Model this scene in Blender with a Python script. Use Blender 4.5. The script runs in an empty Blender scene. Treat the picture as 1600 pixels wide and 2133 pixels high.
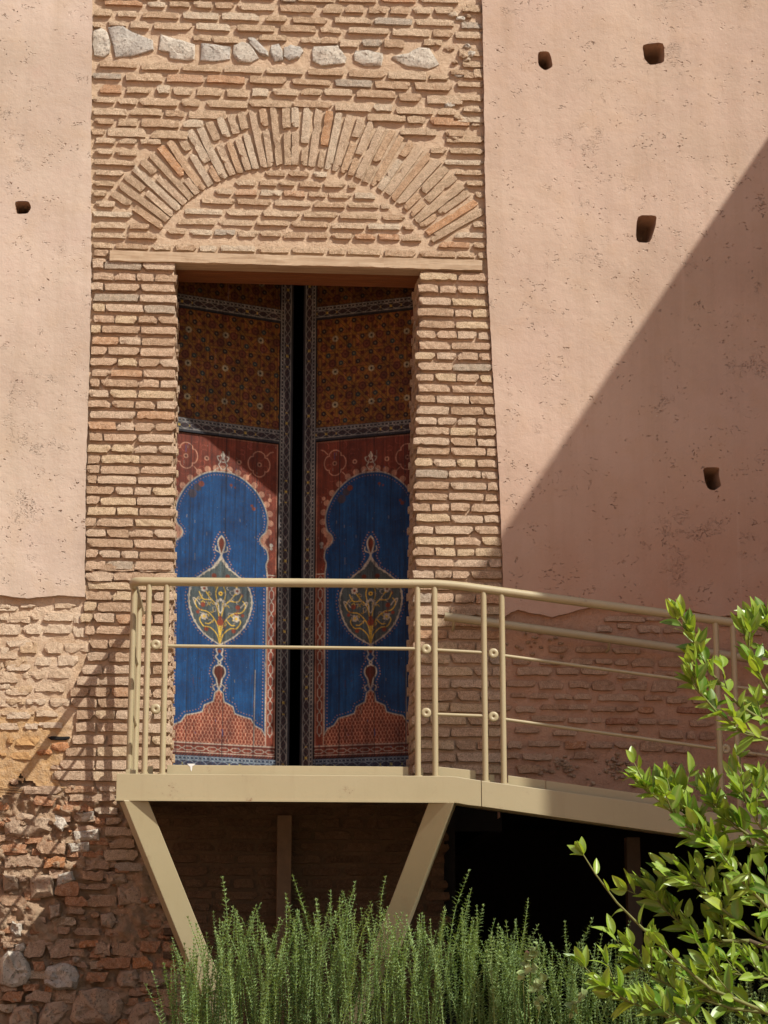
import bpy, math, random
import numpy as np
from mathutils import Vector, Matrix, noise
from mathutils.geometry import delaunay_2d_cdt
random.seed(7)
rnd = random.random
def U(a, b): return a + (b - a) * random.random()

# ------------------------------------------------------------------ camera
sc = bpy.context.scene
COL = sc.collection
FPX, CW, CH = 4300.0, 1600.0, 2133.0
YAW, PITCH = math.radians(4.36), math.radians(12.88)
CAM = Vector((0.0, -12.3, 1.6))
Fv = Vector((math.sin(YAW) * math.cos(PITCH), math.cos(YAW) * math.cos(PITCH), math.sin(PITCH)))
Rv = Vector((math.cos(YAW), -math.sin(YAW), 0.0))
Uv = Rv.cross(Fv)
cd = bpy.data.cameras.new('camera')
cd.sensor_fit = 'VERTICAL'; cd.sensor_height = 24.0; cd.lens = FPX / CH * 24.0
cd.clip_start = 0.1; cd.clip_end = 400
cam = bpy.data.objects.new('camera', cd); COL.objects.link(cam)
cam.matrix_world = Matrix.Translation(CAM) @ Matrix((Rv, Uv, -Fv)).transposed().to_4x4()
sc.camera = cam

# ------------------------------------------------------------------ light
SUN = Vector((1.09, -1.0, 1.63)).normalized()
w = bpy.data.worlds.new('World'); sc.world = w; w.use_nodes = True
wn = w.node_tree.nodes; wl = w.node_tree.links
sky = wn.new('ShaderNodeTexSky'); sky.sky_type = 'NISHITA'; sky.sun_disc = False
sky.sun_elevation = math.asin(SUN.z); sky.sun_rotation = math.atan2(SUN.x, SUN.y)
sky.air_density = 1.0; sky.dust_density = 2.5; sky.ozone_density = 0.6
bg = wn['Background']; bg.inputs['Strength'].default_value = 0.06
wl.new(sky.outputs[0], bg.inputs['Color'])
sl = bpy.data.lights.new('sun', 'SUN'); sl.energy = 3.55; sl.angle = math.radians(0.53); sl.color = (1.0, 0.955, 0.87)
so = bpy.data.objects.new('sun', sl); COL.objects.link(so)
so.rotation_mode = 'QUATERNION'; so.rotation_quaternion = SUN.to_track_quat('Z', 'Y'); so.location = (8, -10, 14)
sc.view_settings.view_transform = 'Standard'; sc.view_settings.look = 'None'
sc.view_settings.exposure = 0.90; sc.view_settings.gamma = 1.0
sc.view_settings.use_curve_mapping = False

# ------------------------------------------------------------------ helpers
def P(px, py, Y=0.0):
    d = Fv + Rv * ((px - CW / 2) / FPX) + Uv * ((CH / 2 - py) / FPX)
    return CAM + d * ((Y - CAM.y) / d.y)
def lerp_poly(pts, y):
    if y <= pts[0][1]: return pts[0][0]
    for (xa, ya), (xb, yb) in zip(pts, pts[1:]):
        if y <= yb: return xa + (xb - xa) * (y - ya) / (yb - ya)
    return pts[-1][0]
def nz(x, y, z, s=1.0, o=3):
    return noise.fractal(Vector((x * s, y * s, z * s)), 0.7, 2.0, o)

def srgb(r, g, b):
    f = lambda c: (c / 255 / 12.92) if c / 255 <= 0.04045 else ((c / 255 + 0.055) / 1.055) ** 2.4
    return (f(r), f(g), f(b))

def mesh_obj(name, verts, faces, mat, parent=None, smooth=False):
    me = bpy.data.meshes.new(name)
    me.from_pydata([tuple(v) for v in verts], [], faces)
    me.materials.append(mat)
    if smooth: me.polygons.foreach_set('use_smooth', [True] * len(me.polygons))
    me.update()
    o = bpy.data.objects.new(name, me); COL.objects.link(o)
    if parent: o.parent = parent
    return o
def inst(name, me, parent, loc, rot=(0, 0, 0), scale=(1, 1, 1)):
    o = bpy.data.objects.new(name, me); COL.objects.link(o)
    o.location = loc; o.rotation_euler = rot; o.scale = scale
    if parent: o.parent = parent
    return o
def thing(name, label, cat, group=None):
    o = bpy.data.objects.new(name, None); COL.objects.link(o); o.empty_display_size = 0.1
    o['label'] = label; o['category'] = cat
    if group: o['group'] = group
    return o

class MB:
    def __init__(s): s.v = []; s.f = []
    def add(s, vs, fs):
        n = len(s.v); s.v += [tuple(v) for v in vs]; s.f += [tuple(i + n for i in f) for f in fs]
    def box(s, a, b):
        (x0, y0, z0), (x1, y1, z1) = a, b
        s.add([(x0,y0,z0),(x1,y0,z0),(x1,y1,z0),(x0,y1,z0),(x0,y0,z1),(x1,y0,z1),(x1,y1,z1),(x0,y1,z1)],
              [(0,3,2,1),(4,5,6,7),(0,1,5,4),(1,2,6,5),(2,3,7,6),(3,0,4,7)])
    def prism(s, poly, off):
        """poly: list of Vector (one face), off: Vector extrusion"""
        n = len(poly); off = Vector(off)
        vs = [Vector(p) for p in poly] + [Vector(p) + off for p in poly]
        s.add(vs, [tuple(range(n)), tuple(range(2 * n - 1, n - 1, -1))] + [(i, i + n, (i + 1) % n + n, (i + 1) % n) for i in range(n)])
    def tube(s, pts, r, n=12, cap=True):
        pts = [Vector(p) for p in pts]; rr = r if isinstance(r, (list, tuple)) else [r] * len(pts)
        base = len(s.v); up = None
        for i, p in enumerate(pts):
            t = (pts[min(i + 1, len(pts) - 1)] - pts[max(i - 1, 0)]).normalized()
            if up is None:
                up = Vector((0, 0, 1)) if abs(t.z) < 0.9 else Vector((1, 0, 0))
            a = t.cross(up).normalized(); b = a.cross(t).normalized(); up = b
            for k in range(n):
                an = 2 * math.pi * k / n
                s.v.append(tuple(p + (a * math.cos(an) + b * math.sin(an)) * rr[i]))
        for i in range(len(pts) - 1):
            for k in range(n):
                k2 = (k + 1) % n
                s.f.append((base + i * n + k, base + i * n + k2, base + (i + 1) * n + k2, base + (i + 1) * n + k))
        if cap:
            s.f.append(tuple(base + k for k in range(n))[::-1])
            s.f.append(tuple(base + (len(pts) - 1) * n + k for k in range(n)))
    def build(s, name, mat, parent=None, smooth=False):
        return mesh_obj(name, s.v, s.f, mat, parent, smooth)
def bevel(o, wd=0.003, seg=2):
    m = o.modifiers.new('bevel', 'BEVEL'); m.width = wd; m.segments = seg; m.limit_method = 'ANGLE'
    return o
def auto_smooth(o, deg=40):
    me = o.data
    me.polygons.foreach_set('use_smooth', [True] * len(me.polygons))
    me.set_sharp_from_angle(angle=math.radians(deg))
    return o

# ------------------------------------------------------------------ materials
ALB = 0.80
class NT:
    def __init__(s, name, rough=0.9, spec=0.25):
        s.m = bpy.data.materials.new(name); s.m.use_nodes = True
        s.n = s.m.node_tree.nodes; s.l = s.m.node_tree.links
        s.b = s.n['Principled BSDF']; s.b.inputs['Roughness'].default_value = rough
        s.b.inputs['Specular IOR Level'].default_value = spec
        s.geo = s.n.new('ShaderNodeNewGeometry')
        s.pos = s.geo.outputs['Position']
    def mapping(s, src, scale):
        m = s.n.new('ShaderNodeMapping'); m.inputs['Scale'].default_value = scale
        s.l.new(src, m.inputs['Vector']); return m.outputs[0]
    def noise(s, scale, detail=4, rough=0.6, src=None, dist=0.0):
        t = s.n.new('ShaderNodeTexNoise'); t.inputs['Scale'].default_value = scale
        t.inputs['Detail'].default_value = detail; t.inputs['Roughness'].default_value = rough
        t.inputs['Distortion'].default_value = dist
        s.l.new(src or s.pos, t.inputs['Vector']); return t.outputs['Fac']
    def voro(s, scale, src=None, feat='F1', out='Distance'):
        t = s.n.new('ShaderNodeTexVoronoi'); t.feature = feat; t.inputs['Scale'].default_value = scale
        s.l.new(src or s.pos, t.inputs['Vector']); return t.outputs[out]
    def rng(s, x, a, b, c=0.0, d=1.0):
        t = s.n.new('ShaderNodeMapRange'); s.l.new(x, t.inputs[0])
        for i, v in zip((1, 2, 3, 4), (a, b, c, d)): t.inputs[i].default_value = v
        return t.outputs[0]
    def math(s, op, a, b=None):
        t = s.n.new('ShaderNodeMath'); t.operation = op
        for i, v in enumerate((a, b)):
            if v is None: continue
            if isinstance(v, (int, float)): t.inputs[i].default_value = v
            else: s.l.new(v, t.inputs[i])
        return t.outputs[0]
    def mix(s, fac, a, b, mode='MIX'):
        t = s.n.new('ShaderNodeMix'); t.data_type = 'RGBA'; t.blend_type = mode
        for idx, v in ((0, fac), (6, a), (7, b)):
            if isinstance(v, (int, float)): t.inputs[idx].default_value = v
            elif isinstance(v, tuple): t.inputs[idx].default_value = (*v[:3], 1)
            else: s.l.new(v, t.inputs[idx])
        return t.outputs[2]
    def ramp(s, x, stops, interp='LINEAR'):
        t = s.n.new('ShaderNodeValToRGB'); s.l.new(x, t.inputs[0]); cr = t.color_ramp; cr.interpolation = interp
        while len(cr.elements) < len(stops): cr.elements.new(0.5)
        for e, (p, c) in zip(cr.elements, stops): e.position = p; e.color = (*c[:3], 1)
        return t.outputs[0]
    def obj_random(s):
        return s.n.new('ShaderNodeObjectInfo').outputs['Random']
    def color(s, c):
        c = s.mix(1.0, c, (ALB, ALB, ALB), 'MULTIPLY')      # overall reflectance, keeps stone and brick near 0.3 to 0.5
        s.l.new(c, s.b.inputs['Base Color'])
    def bump(s, h, strength=0.5, dist=0.01, prev=None):
        t = s.n.new('ShaderNodeBump'); t.inputs['Strength'].default_value = strength; t.inputs['Distance'].default_value = dist
        s.l.new(h, t.inputs['Height'])
        if prev: s.l.new(prev, t.inputs['Normal'])
        s.l.new(t.outputs[0], s.b.inputs['Normal']); return t.outputs[0]

def brick_material(name, stops, dirt=(0.345, 0.230, 0.138), dirt_amt=0.5, chalk=(0.644, 0.506, 0.368), chalk_amt=0.6, grit=0.9, gain=1.08):
    t = NT(name)
    base = t.ramp(t.obj_random(), stops, 'CONSTANT')
    n1 = t.noise(9, 5, 0.65); n2 = t.noise(45, 4, 0.7); n3 = t.noise(160, 3, 0.7)
    c = t.mix(t.rng(n2, 0.45, 0.75, 0, chalk_amt), base, chalk)
    c = t.mix(t.rng(n1, 0.52, 0.75, 0, dirt_amt), c, dirt)
    c = t.mix(t.rng(n3, 0.28, 0.44, 0.45, 0), c, (0.230, 0.138, 0.081))
    c = t.mix(0.9, c, t.ramp(n2, [(0.3, (0.80, 0.80, 0.80)), (0.7, (1.14, 1.14, 1.14))]), 'MULTIPLY')
    c = t.mix(1.0, c, (gain, gain, gain), 'MULTIPLY')
    c = t.mix(grit, c, t.ramp(n3, [(0.32, (0.66, 0.64, 0.60)), (0.5, (1.0, 1.0, 1.0)), (0.68, (1.28, 1.28, 1.26))]), 'MULTIPLY')
    t.color(c)
    n4 = t.noise(320, 2, 0.6)
    h = t.math('ADD', t.math('ADD', t.math('MULTIPLY', n2, 0.7), t.math('MULTIPLY', n3, 0.8)), t.math('MULTIPLY', n4, 0.25))
    t.bump(h, 1.0, 0.016)
    return t.m
TAN = [(0.0, (0.590, 0.425, 0.275)), (0.2, (0.655, 0.490, 0.335)), (0.42, (0.560, 0.385, 0.245)), (0.6, (0.630, 0.455, 0.300)),
       (0.78, (0.690, 0.560, 0.410)), (0.92, (0.600, 0.350, 0.200)), (0.95, (0.500, 0.420, 0.330)), (0.97, (0.630, 0.400, 0.250))]
M_BRICK = brick_material('weathered_tan_brick', TAN)
M_BRICK_PIER = brick_material('yellow_tan_brick', [(0.0, (0.610, 0.430, 0.290)), (0.2, (0.670, 0.500, 0.355)), (0.4, (0.540, 0.365, 0.235)), (0.6, (0.640, 0.445, 0.300)),
        (0.75, (0.694, 0.521, 0.335)), (0.95, (0.600, 0.360, 0.210)), (0.98, (0.496, 0.400, 0.300))])
M_BRICK_ARCH = brick_material('arch_brick', [(0.0, (0.590, 0.430, 0.285)), (0.25, (0.655, 0.490, 0.340)), (0.5, (0.630, 0.430, 0.270)),
        (0.72, (0.694, 0.560, 0.410)), (0.90, (0.640, 0.360, 0.190)), (0.96, (0.595, 0.390, 0.240))])
M_BRICK_PALE = brick_material('limewashed_brick', [(0.0, (0.694, 0.521, 0.360)), (0.4, (0.744, 0.583, 0.422)), (0.75, (0.645, 0.459, 0.285))], dirt_amt=0.15, grit=0.45, gain=1.12)
M_BRICK_PINK = brick_material('pink_washed_brick', [(0.0, (0.560, 0.370, 0.250)), (0.4, (0.610, 0.420, 0.290)), (0.75, (0.500, 0.315, 0.205)), (0.95, (0.430, 0.210, 0.120))],
        dirt=(0.36, 0.22, 0.14), dirt_amt=0.3, chalk=(0.60, 0.43, 0.31), grit=0.6)
M_BRICK_RED = brick_material('old_red_brick', [(0.0, (0.54, 0.27, 0.14)), (0.3, (0.54, 0.34, 0.21)), (0.6, (0.62, 0.27, 0.11)), (0.75, (0.54, 0.37, 0.25))],
        dirt=(0.20, 0.12, 0.07), dirt_amt=0.6)
M_BRICK_SHADE = brick_material('shaded_brown_brick', [(0.0, (0.15, 0.09, 0.052)), (0.5, (0.18, 0.11, 0.065)), (0.8, (0.12, 0.07, 0.04))],
        dirt=(0.07, 0.045, 0.025), chalk=(0.18, 0.12, 0.075), gain=1.0)  # brick colours darkened to carry the shade under the deck

def mortar_material(name, c1, c2, c3, bump=0.9, sc1=1.0):
    t = NT(name, 0.95)
    n1 = t.noise(3.0, 5, 0.6); n2 = t.noise(30, 5, 0.7); n3 = t.noise(140, 3, 0.7)
    c = t.mix(t.rng(n1, 0.35, 0.65), tuple(1.08 * q for q in c1), tuple(1.08 * q for q in c2))
    c = t.mix(t.rng(n2, 0.55, 0.75, 0, 0.7), c, c3)
    c = t.mix(t.rng(n3, 0.25, 0.42, 0.55, 0), c, (0.22, 0.13, 0.075))
    t.color(c)
    h = t.math('ADD', t.math('MULTIPLY', n2, 0.8), t.math('MULTIPLY', n3, 0.5))
    t.bump(h, 1.0, 0.02 * sc1 * bump)
    return t.m
M_MORTAR = mortar_material('lime_mortar', (0.600, 0.450, 0.315), (0.560, 0.410, 0.275), (0.500, 0.355, 0.235))
M_MORTAR_PIER = mortar_material('pier_mortar', (0.580, 0.425, 0.300), (0.510, 0.360, 0.240), (0.648, 0.504, 0.360))
def low_material():
    t = NT('smeared_mortar', 0.95)
    n1 = t.noise(3.0, 5, 0.6); n2 = t.noise(30, 5, 0.7); n3 = t.noise(140, 3, 0.7)
    c = t.mix(t.rng(n1, 0.35, 0.65), (0.720, 0.564, 0.408), (0.624, 0.444, 0.288))
    sep = t.n.new('ShaderNodeSeparateXYZ'); t.l.new(t.pos, sep.inputs[0])
    zz = t.math('ADD', sep.outputs[2], t.math('MULTIPLY', n1, 0.45)); z0 = P(60, 1480).z + 0.22
    och = t.rng(zz, z0 + .05, z0 - .06)
    c = t.mix(t.math('MULTIPLY', och, t.rng(sep.outputs[0], -0.85, -1.0)), c, t.mix(t.rng(n2, .35, .6), (0.576, 0.348, 0.150), (0.600, 0.408, 0.228)))
    c = t.mix(t.rng(n2, 0.55, 0.75, 0, 0.5), c, (0.552, 0.372, 0.228)); c = t.mix(t.rng(n3, 0.25, 0.42, 0.5, 0), c, (0.288, 0.180, 0.108))
    t.color(c); t.bump(t.math('ADD', t.math('MULTIPLY', n2, 0.8), t.math('MULTIPLY', n3, 0.5)), 1.0, 0.02)
    return t.m
M_MORTAR_LOW = low_material()
M_MORTAR_PINK = mortar_material('pink_mortar', (0.540, 0.335, 0.225), (0.490, 0.295, 0.195), (0.430, 0.225, 0.140))
M_MORTAR_EARTH = mortar_material('earth_rubble_mortar', (0.52, 0.34, 0.205), (0.58, 0.42, 0.28), (0.40, 0.235, 0.13), sc1=2.4)
M_MORTAR_SHADE = mortar_material('shade_dark_mortar', (0.10, 0.065, 0.04), (0.13, 0.085, 0.05), (0.08, 0.045, 0.028))  # mortar darkened the same way, shade under the deck put into its colour
M_OCHRE = mortar_material('ochre_earth_plaster', (0.50, 0.30, 0.13), (0.46, 0.27, 0.12), (0.52, 0.35, 0.18), 0.6)

def stone_material(name, a, b, c):
    t = NT(name, 0.9)
    n1 = t.noise(14, 6, 0.7); n2 = t.noise(60, 5, 0.75)
    col = t.ramp(n1, [(0.32, a), (0.5, b), (0.68, c)])
    col = t.mix(t.rng(n2, 0.53, 0.62, 0, 0.8), col, tuple(x * 0.45 for x in a))
    t.color(col)
    h = t.math('ADD', n1, t.math('MULTIPLY', n2, 0.6)); t.bump(h, 1.0, 0.016)
    return t.m
M_STONE = stone_material('pale_limestone', (0.42, 0.37, 0.30), (0.58, 0.52, 0.43), (0.68, 0.61, 0.50))
M_STONE_GREY = stone_material('grey_stone', (0.40, 0.37, 0.32), (0.50, 0.46, 0.40), (0.58, 0.53, 0.45))
M_STONE_BROWN = stone_material('brown_fieldstone', (0.34, 0.23, 0.15), (0.44, 0.32, 0.22), (0.53, 0.40, 0.28))

def plaster_material():
    t = NT('pink_lime_plaster', 0.92, 0.2)
    n1 = t.noise(0.9, 4, 0.55); n2 = t.noise(4.5, 5, 0.6); n3 = t.noise(90, 3, 0.6)
    c = t.mix(t.rng(n1, 0.35, 0.65), (0.53, 0.395, 0.312), (0.51, 0.388, 0.295))
    c = t.mix(t.rng(n2, 0.5, 0.75, 0, 0.45), c, (0.50, 0.35, 0.235))
    c = t.mix(t.rng(n2, 0.25, 0.42, 0.3, 0), c, (0.54, 0.36, 0.28))
    sep = t.n.new('ShaderNodeSeparateXYZ'); t.l.new(t.pos, sep.inputs[0])
    c = t.mix(t.rng(sep.outputs[0], 0.5, -0.5), c, t.mix(1.0, c, (1.04, 1.11, 1.15), 'MULTIPLY'))
    c = t.mix(1.0, c, t.ramp(t.noise(0.55, 6, 0.62, dist=.6), [(0.34, (0.90, 0.885, 0.87)), (0.5, (1, 1, 1)), (0.66, (1.06, 1.06, 1.06))]), 'MULTIPLY')
    rn = t.noise(1.0, 5, 0.65, src=t.mapping(t.pos, (9, 9, 0.5)))
    c = t.mix(1.0, c, t.ramp(rn, [(0.3, (0.93, 0.92, 0.90)), (0.5, (1, 1, 1)), (0.75, (1.04, 1.04, 1.04))]), 'MULTIPLY')
    # rusty wash near the bottom of the coat
    low = t.math('MULTIPLY', t.rng(sep.outputs[2], LOWZ + 1.3, LOWZ, 0, 1), t.rng(n1, 0.35, 0.6, 0.3, 0.9))
    right = t.rng(sep.outputs[0], 1.0, 1.9, 0, 1)
    c = t.mix(t.math('MULTIPLY', low, right), c, (0.44, 0.245, 0.165))
    # faint pale vertical runs
    st = t.noise(1.0, 3, 0.6, src=t.mapping(t.pos, (22, 22, 0.35)))
    c = t.mix(t.math('MULTIPLY', t.rng(st, 0.62, 0.74, 0, 0.28), t.rng(sep.outputs[0], 1.8, 3.0, 0, 1)), c, (0.60, 0.47, 0.38))
    # pits and scratches in clusters: warped voronoi cells thresholded
    warp = t.n.new('ShaderNodeTexNoise'); warp.inputs['Scale'].default_value = 30; warp.inputs['Detail'].default_value = 2
    t.l.new(t.pos, warp.inputs['Vector'])
    add = t.n.new('ShaderNodeVectorMath'); add.operation = 'MULTIPLY_ADD'
    t.l.new(warp.outputs['Color'], add.inputs[0]); add.inputs[1].default_value = (0.07, 0.07, 0.05); t.l.new(t.pos, add.inputs[2])
    mp = t.mapping(add.outputs[0], (1, 1, 1.7))
    v1 = t.voro(32, src=mp); v2 = t.voro(75, src=mp)
    mask = t.rng(t.noise(2.0, 4, 0.7), 0.54, 0.63)
    mask2 = t.rng(t.noise(6.0, 3, 0.7), 0.50, 0.66)
    p1 = t.math('MULTIPLY', t.rng(v1, 0.30, 0.16), t.math('MULTIPLY', t.rng(t.noise(11, 2), 0.56, 0.62), t.rng(t.noise(2.3, 4, 0.7), 0.42, 0.55, .25, 1)))
    p2 = t.math('MULTIPLY', t.rng(v2, 0.42, 0.22), t.math('MULTIPLY', mask2, mask))
    pit = t.math('MAXIMUM', p1, p2)
    c = t.mix(t.math('MULTIPLY', pit, t.rng(t.noise(7, 2), .35, .65, .15, .7)), c, (0.30, 0.18, 0.11))
    # small pale flecks
    v3 = t.voro(15, src=t.mapping(add.outputs[0], (1, 1, 0.6)))
    c = t.mix(t.rng(v3, 0.055, 0.03, 0, 0.45), c, (0.68, 0.60, 0.50))
    t.color(c)
    h = t.math('SUBTRACT', t.math('ADD', t.math('MULTIPLY', n3, 0.10), t.math('MULTIPLY', t.noise(18, 4, 0.6), 0.35)), pit)
    t.bump(h, 0.9, 0.014)
    return t.m
LOWZ = P(1200, 1280).z
M_PLASTER = plaster_material()

def metal_material():
    t = NT('beige_painted_steel', 0.42, 0.45)
    n = t.noise(2.2, 4, 0.6); n2 = t.noise(60, 4, 0.7)
    c = t.mix(t.rng(n, 0.3, 0.7), (0.39, 0.325, 0.19), (0.415, 0.35, 0.21))
    st = t.noise(1.0, 4, 0.65, src=t.mapping(t.pos, (14, 14, 1.2)))
    c = t.mix(t.rng(st, 0.56, 0.78, 0, 0.4), c, (0.33, 0.26, 0.15))
    c = t.mix(t.rng(n2, 0.66, 0.72, 0, 0.5), c, (0.30, 0.22, 0.13))
    n5 = t.noise(9, 5, 0.75)
    c = t.mix(t.rng(n5, 0.60, 0.72, 0, 0.35), c, (0.28, 0.215, 0.13))
    c = t.mix(t.math('MULTIPLY', t.rng(n5, 0.66, 0.70), t.rng(n2, .52, .58)), c, (0.20, 0.085, 0.035))
    t.color(c); t.l.new(t.rng(n, 0.3, 0.7, 0.36, 0.52), t.b.inputs['Roughness'])
    t.bump(n2, 0.12, 0.004)
    return t.m
M_METAL = metal_material()

def wood_material(name, a, b, c, sc=(3, 40, 40)):
    t = NT(name, 0.7, 0.3)
    g = t.noise(1.0, 5, 0.65, src=t.mapping(t.pos, sc), dist=0.4)
    n = t.noise(5, 4)
    col = t.ramp(g, [(0.3, a), (0.5, b), (0.7, c)])
    col = t.mix(t.rng(n, 0.55, 0.8, 0, 0.4), col, a)
    t.color(col); t.bump(g, 0.5, 0.006)
    return t.m
M_LINTEL = wood_material('weathered_cedar_beam', (0.36, 0.25, 0.155), (0.46, 0.335, 0.215), (0.54, 0.42, 0.29), (4, 55, 55))
M_LINTEL_UNDER = wood_material('red_brown_cedar_plank', (0.17, 0.062, 0.022), (0.23, 0.085, 0.03), (0.28, 0.115, 0.045))
M_DARKWOOD = wood_material('dark_wood', (0.02, 0.017, 0.015), (0.035, 0.03, 0.026), (0.05, 0.04, 0.03), (30, 30, 3))

def paint_material():
    t = NT('painted_panel', 0.6, 0.15)
    a = t.n.new('ShaderNodeAttribute'); a.attribute_name = 'paint'
    g = t.noise(1.0, 5, 0.7, src=t.mapping(t.pos, (60, 60, 2.2)))
    n = t.noise(7, 5, 0.7); n2 = t.noise(50, 4, 0.7)
    c = t.mix(1.0, a.outputs['Color'], t.ramp(n, [(0.3, (0.6, 0.6, 0.66)), (0.7, (1.45, 1.45, 1.35))]), 'MULTIPLY')
    c = t.mix(1.0, c, t.ramp(g, [(0.3, (1.45, 1.4, 1.35)), (0.5, (1, 1, 1)), (0.7, (0.5, 0.46, 0.46))]), 'MULTIPLY')
    c = t.mix(t.rng(t.noise(130, 3, 0.7), 0.5, 0.66, 0, 0.5), c, (0.035, 0.028, 0.026))
    c = t.mix(t.math('MULTIPLY', t.rng(g, 0.40, 0.30, 0, 0.4), t.rng(n, 0.5, 0.65)), c, (0.03, 0.12, 0.25))
    c = t.mix(t.rng(n2, 0.69, 0.73, 0, 0.35), c, (0.40, 0.37, 0.32))
    c = t.mix(t.rng(n2, 0.34, 0.28, 0, 0.7), c, (0.05, 0.035, 0.03))
    t.color(c); t.bump(t.math('ADD', g, t.math('MULTIPLY', n2, 0.4)), 0.4, 0.004)
    return t.m
M_PAINT = paint_material()

def flat_material(name, c, rough=0.9):
    t = NT(name, rough); n = t.noise(20, 4)
    t.color(t.mix(t.rng(n, 0.3, 0.7), tuple(x * 0.85 for x in c), tuple(x * 1.12 for x in c))); t.bump(n, 0.3, 0.01)
    return t.m
M_METAL_BROWN_SHADE = flat_material('shaded_brown_steel', (0.15, 0.095, 0.055), 0.6)  # wall post: brown darkened for the shade below the platform
M_METAL_DEEP_SHADE = flat_material('deep_shade_steel', (0.06, 0.042, 0.028), 0.6)  # ramp post: colour darkened to stand for deep shade under the ramp
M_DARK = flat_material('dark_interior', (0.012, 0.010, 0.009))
M_WHITE = flat_material('white_drip', (0.75, 0.75, 0.72))
M_SOIL = flat_material('dark_soil', (0.075, 0.05, 0.032))
M_SIDEWALL = flat_material('pink_courtyard_plaster', (0.70, 0.41, 0.285))
def ground_material():
    t = NT('pink_gravel_ground', 0.95); n = t.noise(0.5, 5); n2 = t.noise(70, 4, 0.7)
    c = t.mix(t.rng(n, 0.3, 0.7), (0.58, 0.36, 0.235), (0.52, 0.32, 0.20)); c = t.mix(t.rng(n2, 0.5, 0.7, 0, 0.4), c, (0.34, 0.23, 0.16))
    t.color(t.mix(1.0, c, (1.2, 1.2, 1.2), 'MULTIPLY')); t.bump(n2, 0.6, 0.02); return t.m
M_GROUND = ground_material()

def leaf_material(name, stops, trans=0.3, rough=0.38, spec=0.5, tint=(0.30, 0.42, 0.03)):
    t = NT(name, rough, spec)
    base = t.ramp(t.obj_random(), stops)
    n = t.noise(25, 3)
    c = t.mix(t.rng(n, 0.3, 0.7, 0, 0.5), base, t.mix(1.0, base, (1.35, 1.25, 1.0), 'MULTIPLY'))
    a = t.n.new('ShaderNodeAttribute'); a.attribute_name = 'vein'
    c = t.mix(t.math('MULTIPLY', a.outputs['Fac'], 0.5), c, (0.34, 0.42, 0.14))
    t.color(c)
    tr = t.n.new('ShaderNodeBsdfTranslucent'); t.l.new(t.mix(1.0, c, (1.5, 1.45, 0.5), 'MULTIPLY'), tr.inputs['Color'])
    mx = t.n.new('ShaderNodeMixShader'); mx.inputs[0].default_value = trans
    t.l.new(t.b.outputs[0], mx.inputs[1]); t.l.new(tr.outputs[0], mx.inputs[2])
    t.l.new(mx.outputs[0], t.n['Material Output'].inputs['Surface'])
    return t.m
M_LEMON = leaf_material('citrus_leaf', [(0.0, (0.07, 0.165, 0.02)), (0.35, (0.13, 0.26, 0.03)), (0.7, (0.22, 0.35, 0.045)), (1.0, (0.36, 0.46, 0.07))])
M_ROSEMARY = leaf_material('rosemary_needles', [(0.0, (0.15, 0.24, 0.10)), (0.5, (0.20, 0.31, 0.125)), (1.0, (0.26, 0.37, 0.16))], 0.15, 0.6, 0.3)
M_ROSE = leaf_material('pale_rose_leaf', [(0.0, (0.22, 0.34, 0.15)), (1.0, (0.42, 0.50, 0.24))], 0.25, 0.5, 0.3)
M_TWIG = flat_material('green_twig', (0.16, 0.17, 0.05), 0.7)
M_BARK = flat_material('citrus_bark', (0.15, 0.11, 0.07), 0.9)
M_BUD = flat_material('pink_bud', (0.55, 0.30, 0.22), 0.7)

# ------------------------------------------------------------------ brick and stone meshes
def brick_mesh(L, H, mat, rough=1.0, depth=0.09):
    nx, nzr = (9, 2) if L > 0.16 else (5, 2)
    vs = []; idx = {}
    sag = U(-0.0015, 0.0015) * rough; sk = U(-0.003, 0.003) * rough
    chip = random.choice([None, (0, 0), (nx, 0), (0, nzr), (nx, nzr), (random.randint(1, nx - 1), 0), (random.randint(1, nx - 1), nzr)])
    for j in range(nzr + 1):
        for i in range(nx + 1):
            x = (i / nx - 0.5) * L; z = (j / nzr - 0.5) * H
            bx = i in (0, nx); bz = j in (0, nzr)
            y = U(-0.0022, 0.0022) * rough
            if bx: x += U(-0.004, 0.003) * rough * (1 if i else -1) + sk * (j - 1); y += 0.0015
            else: x += U(-0.006, 0.006) * rough
            if bz: z += U(-0.0014, 0.0014) * rough; y += 0.0010
            if bx and bz: x -= math.copysign(0.0018, x); z -= math.copysign(0.0012, z) * U(0, 2); y += 0.0015
            if chip == (i, j):
                if bx: x -= math.copysign(0.016, x) * rough
                else: z -= math.copysign(0.006, z) * min(rough, 1.4)
                y += 0.005
            z += sag * math.cos(i / nx * math.pi * 2)
            idx[i, j] = len(vs); vs.append((x, y, z))
    fs = [(idx[i, j], idx[i + 1, j], idx[i + 1, j + 1], idx[i, j + 1]) for j in range(nzr) for i in range(nx)]
    per = [(i, 0) for i in range(nx)] + [(nx, j) for j in range(nzr)] + [(i, nzr) for i in range(nx, 0, -1)] + [(0, j) for j in range(nzr, 0, -1)]
    back = []
    for p in per:
        v = vs[idx[p]]; back.append(len(vs)); vs.append((v[0] * 1.01, depth, v[2] * 1.02))
    n = len(per)
    for k in range(n):
        fs.append((idx[per[(k + 1) % n]], idx[per[k]], back[k], back[(k + 1) % n]))
    me = bpy.data.meshes.new('brick'); me.from_pydata(vs, [], fs); me.materials.append(mat)
    me.update()
    return me
_fam = {}
def fam(mat, long, rough=1.0):
    k = (mat.name, long, rough)
    if k not in _fam:
        _fam[k] = [brick_mesh(0.23 if long else 0.12, 0.037, mat, rough) for _ in range(10)]
    return random.choice(_fam[k])
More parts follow.
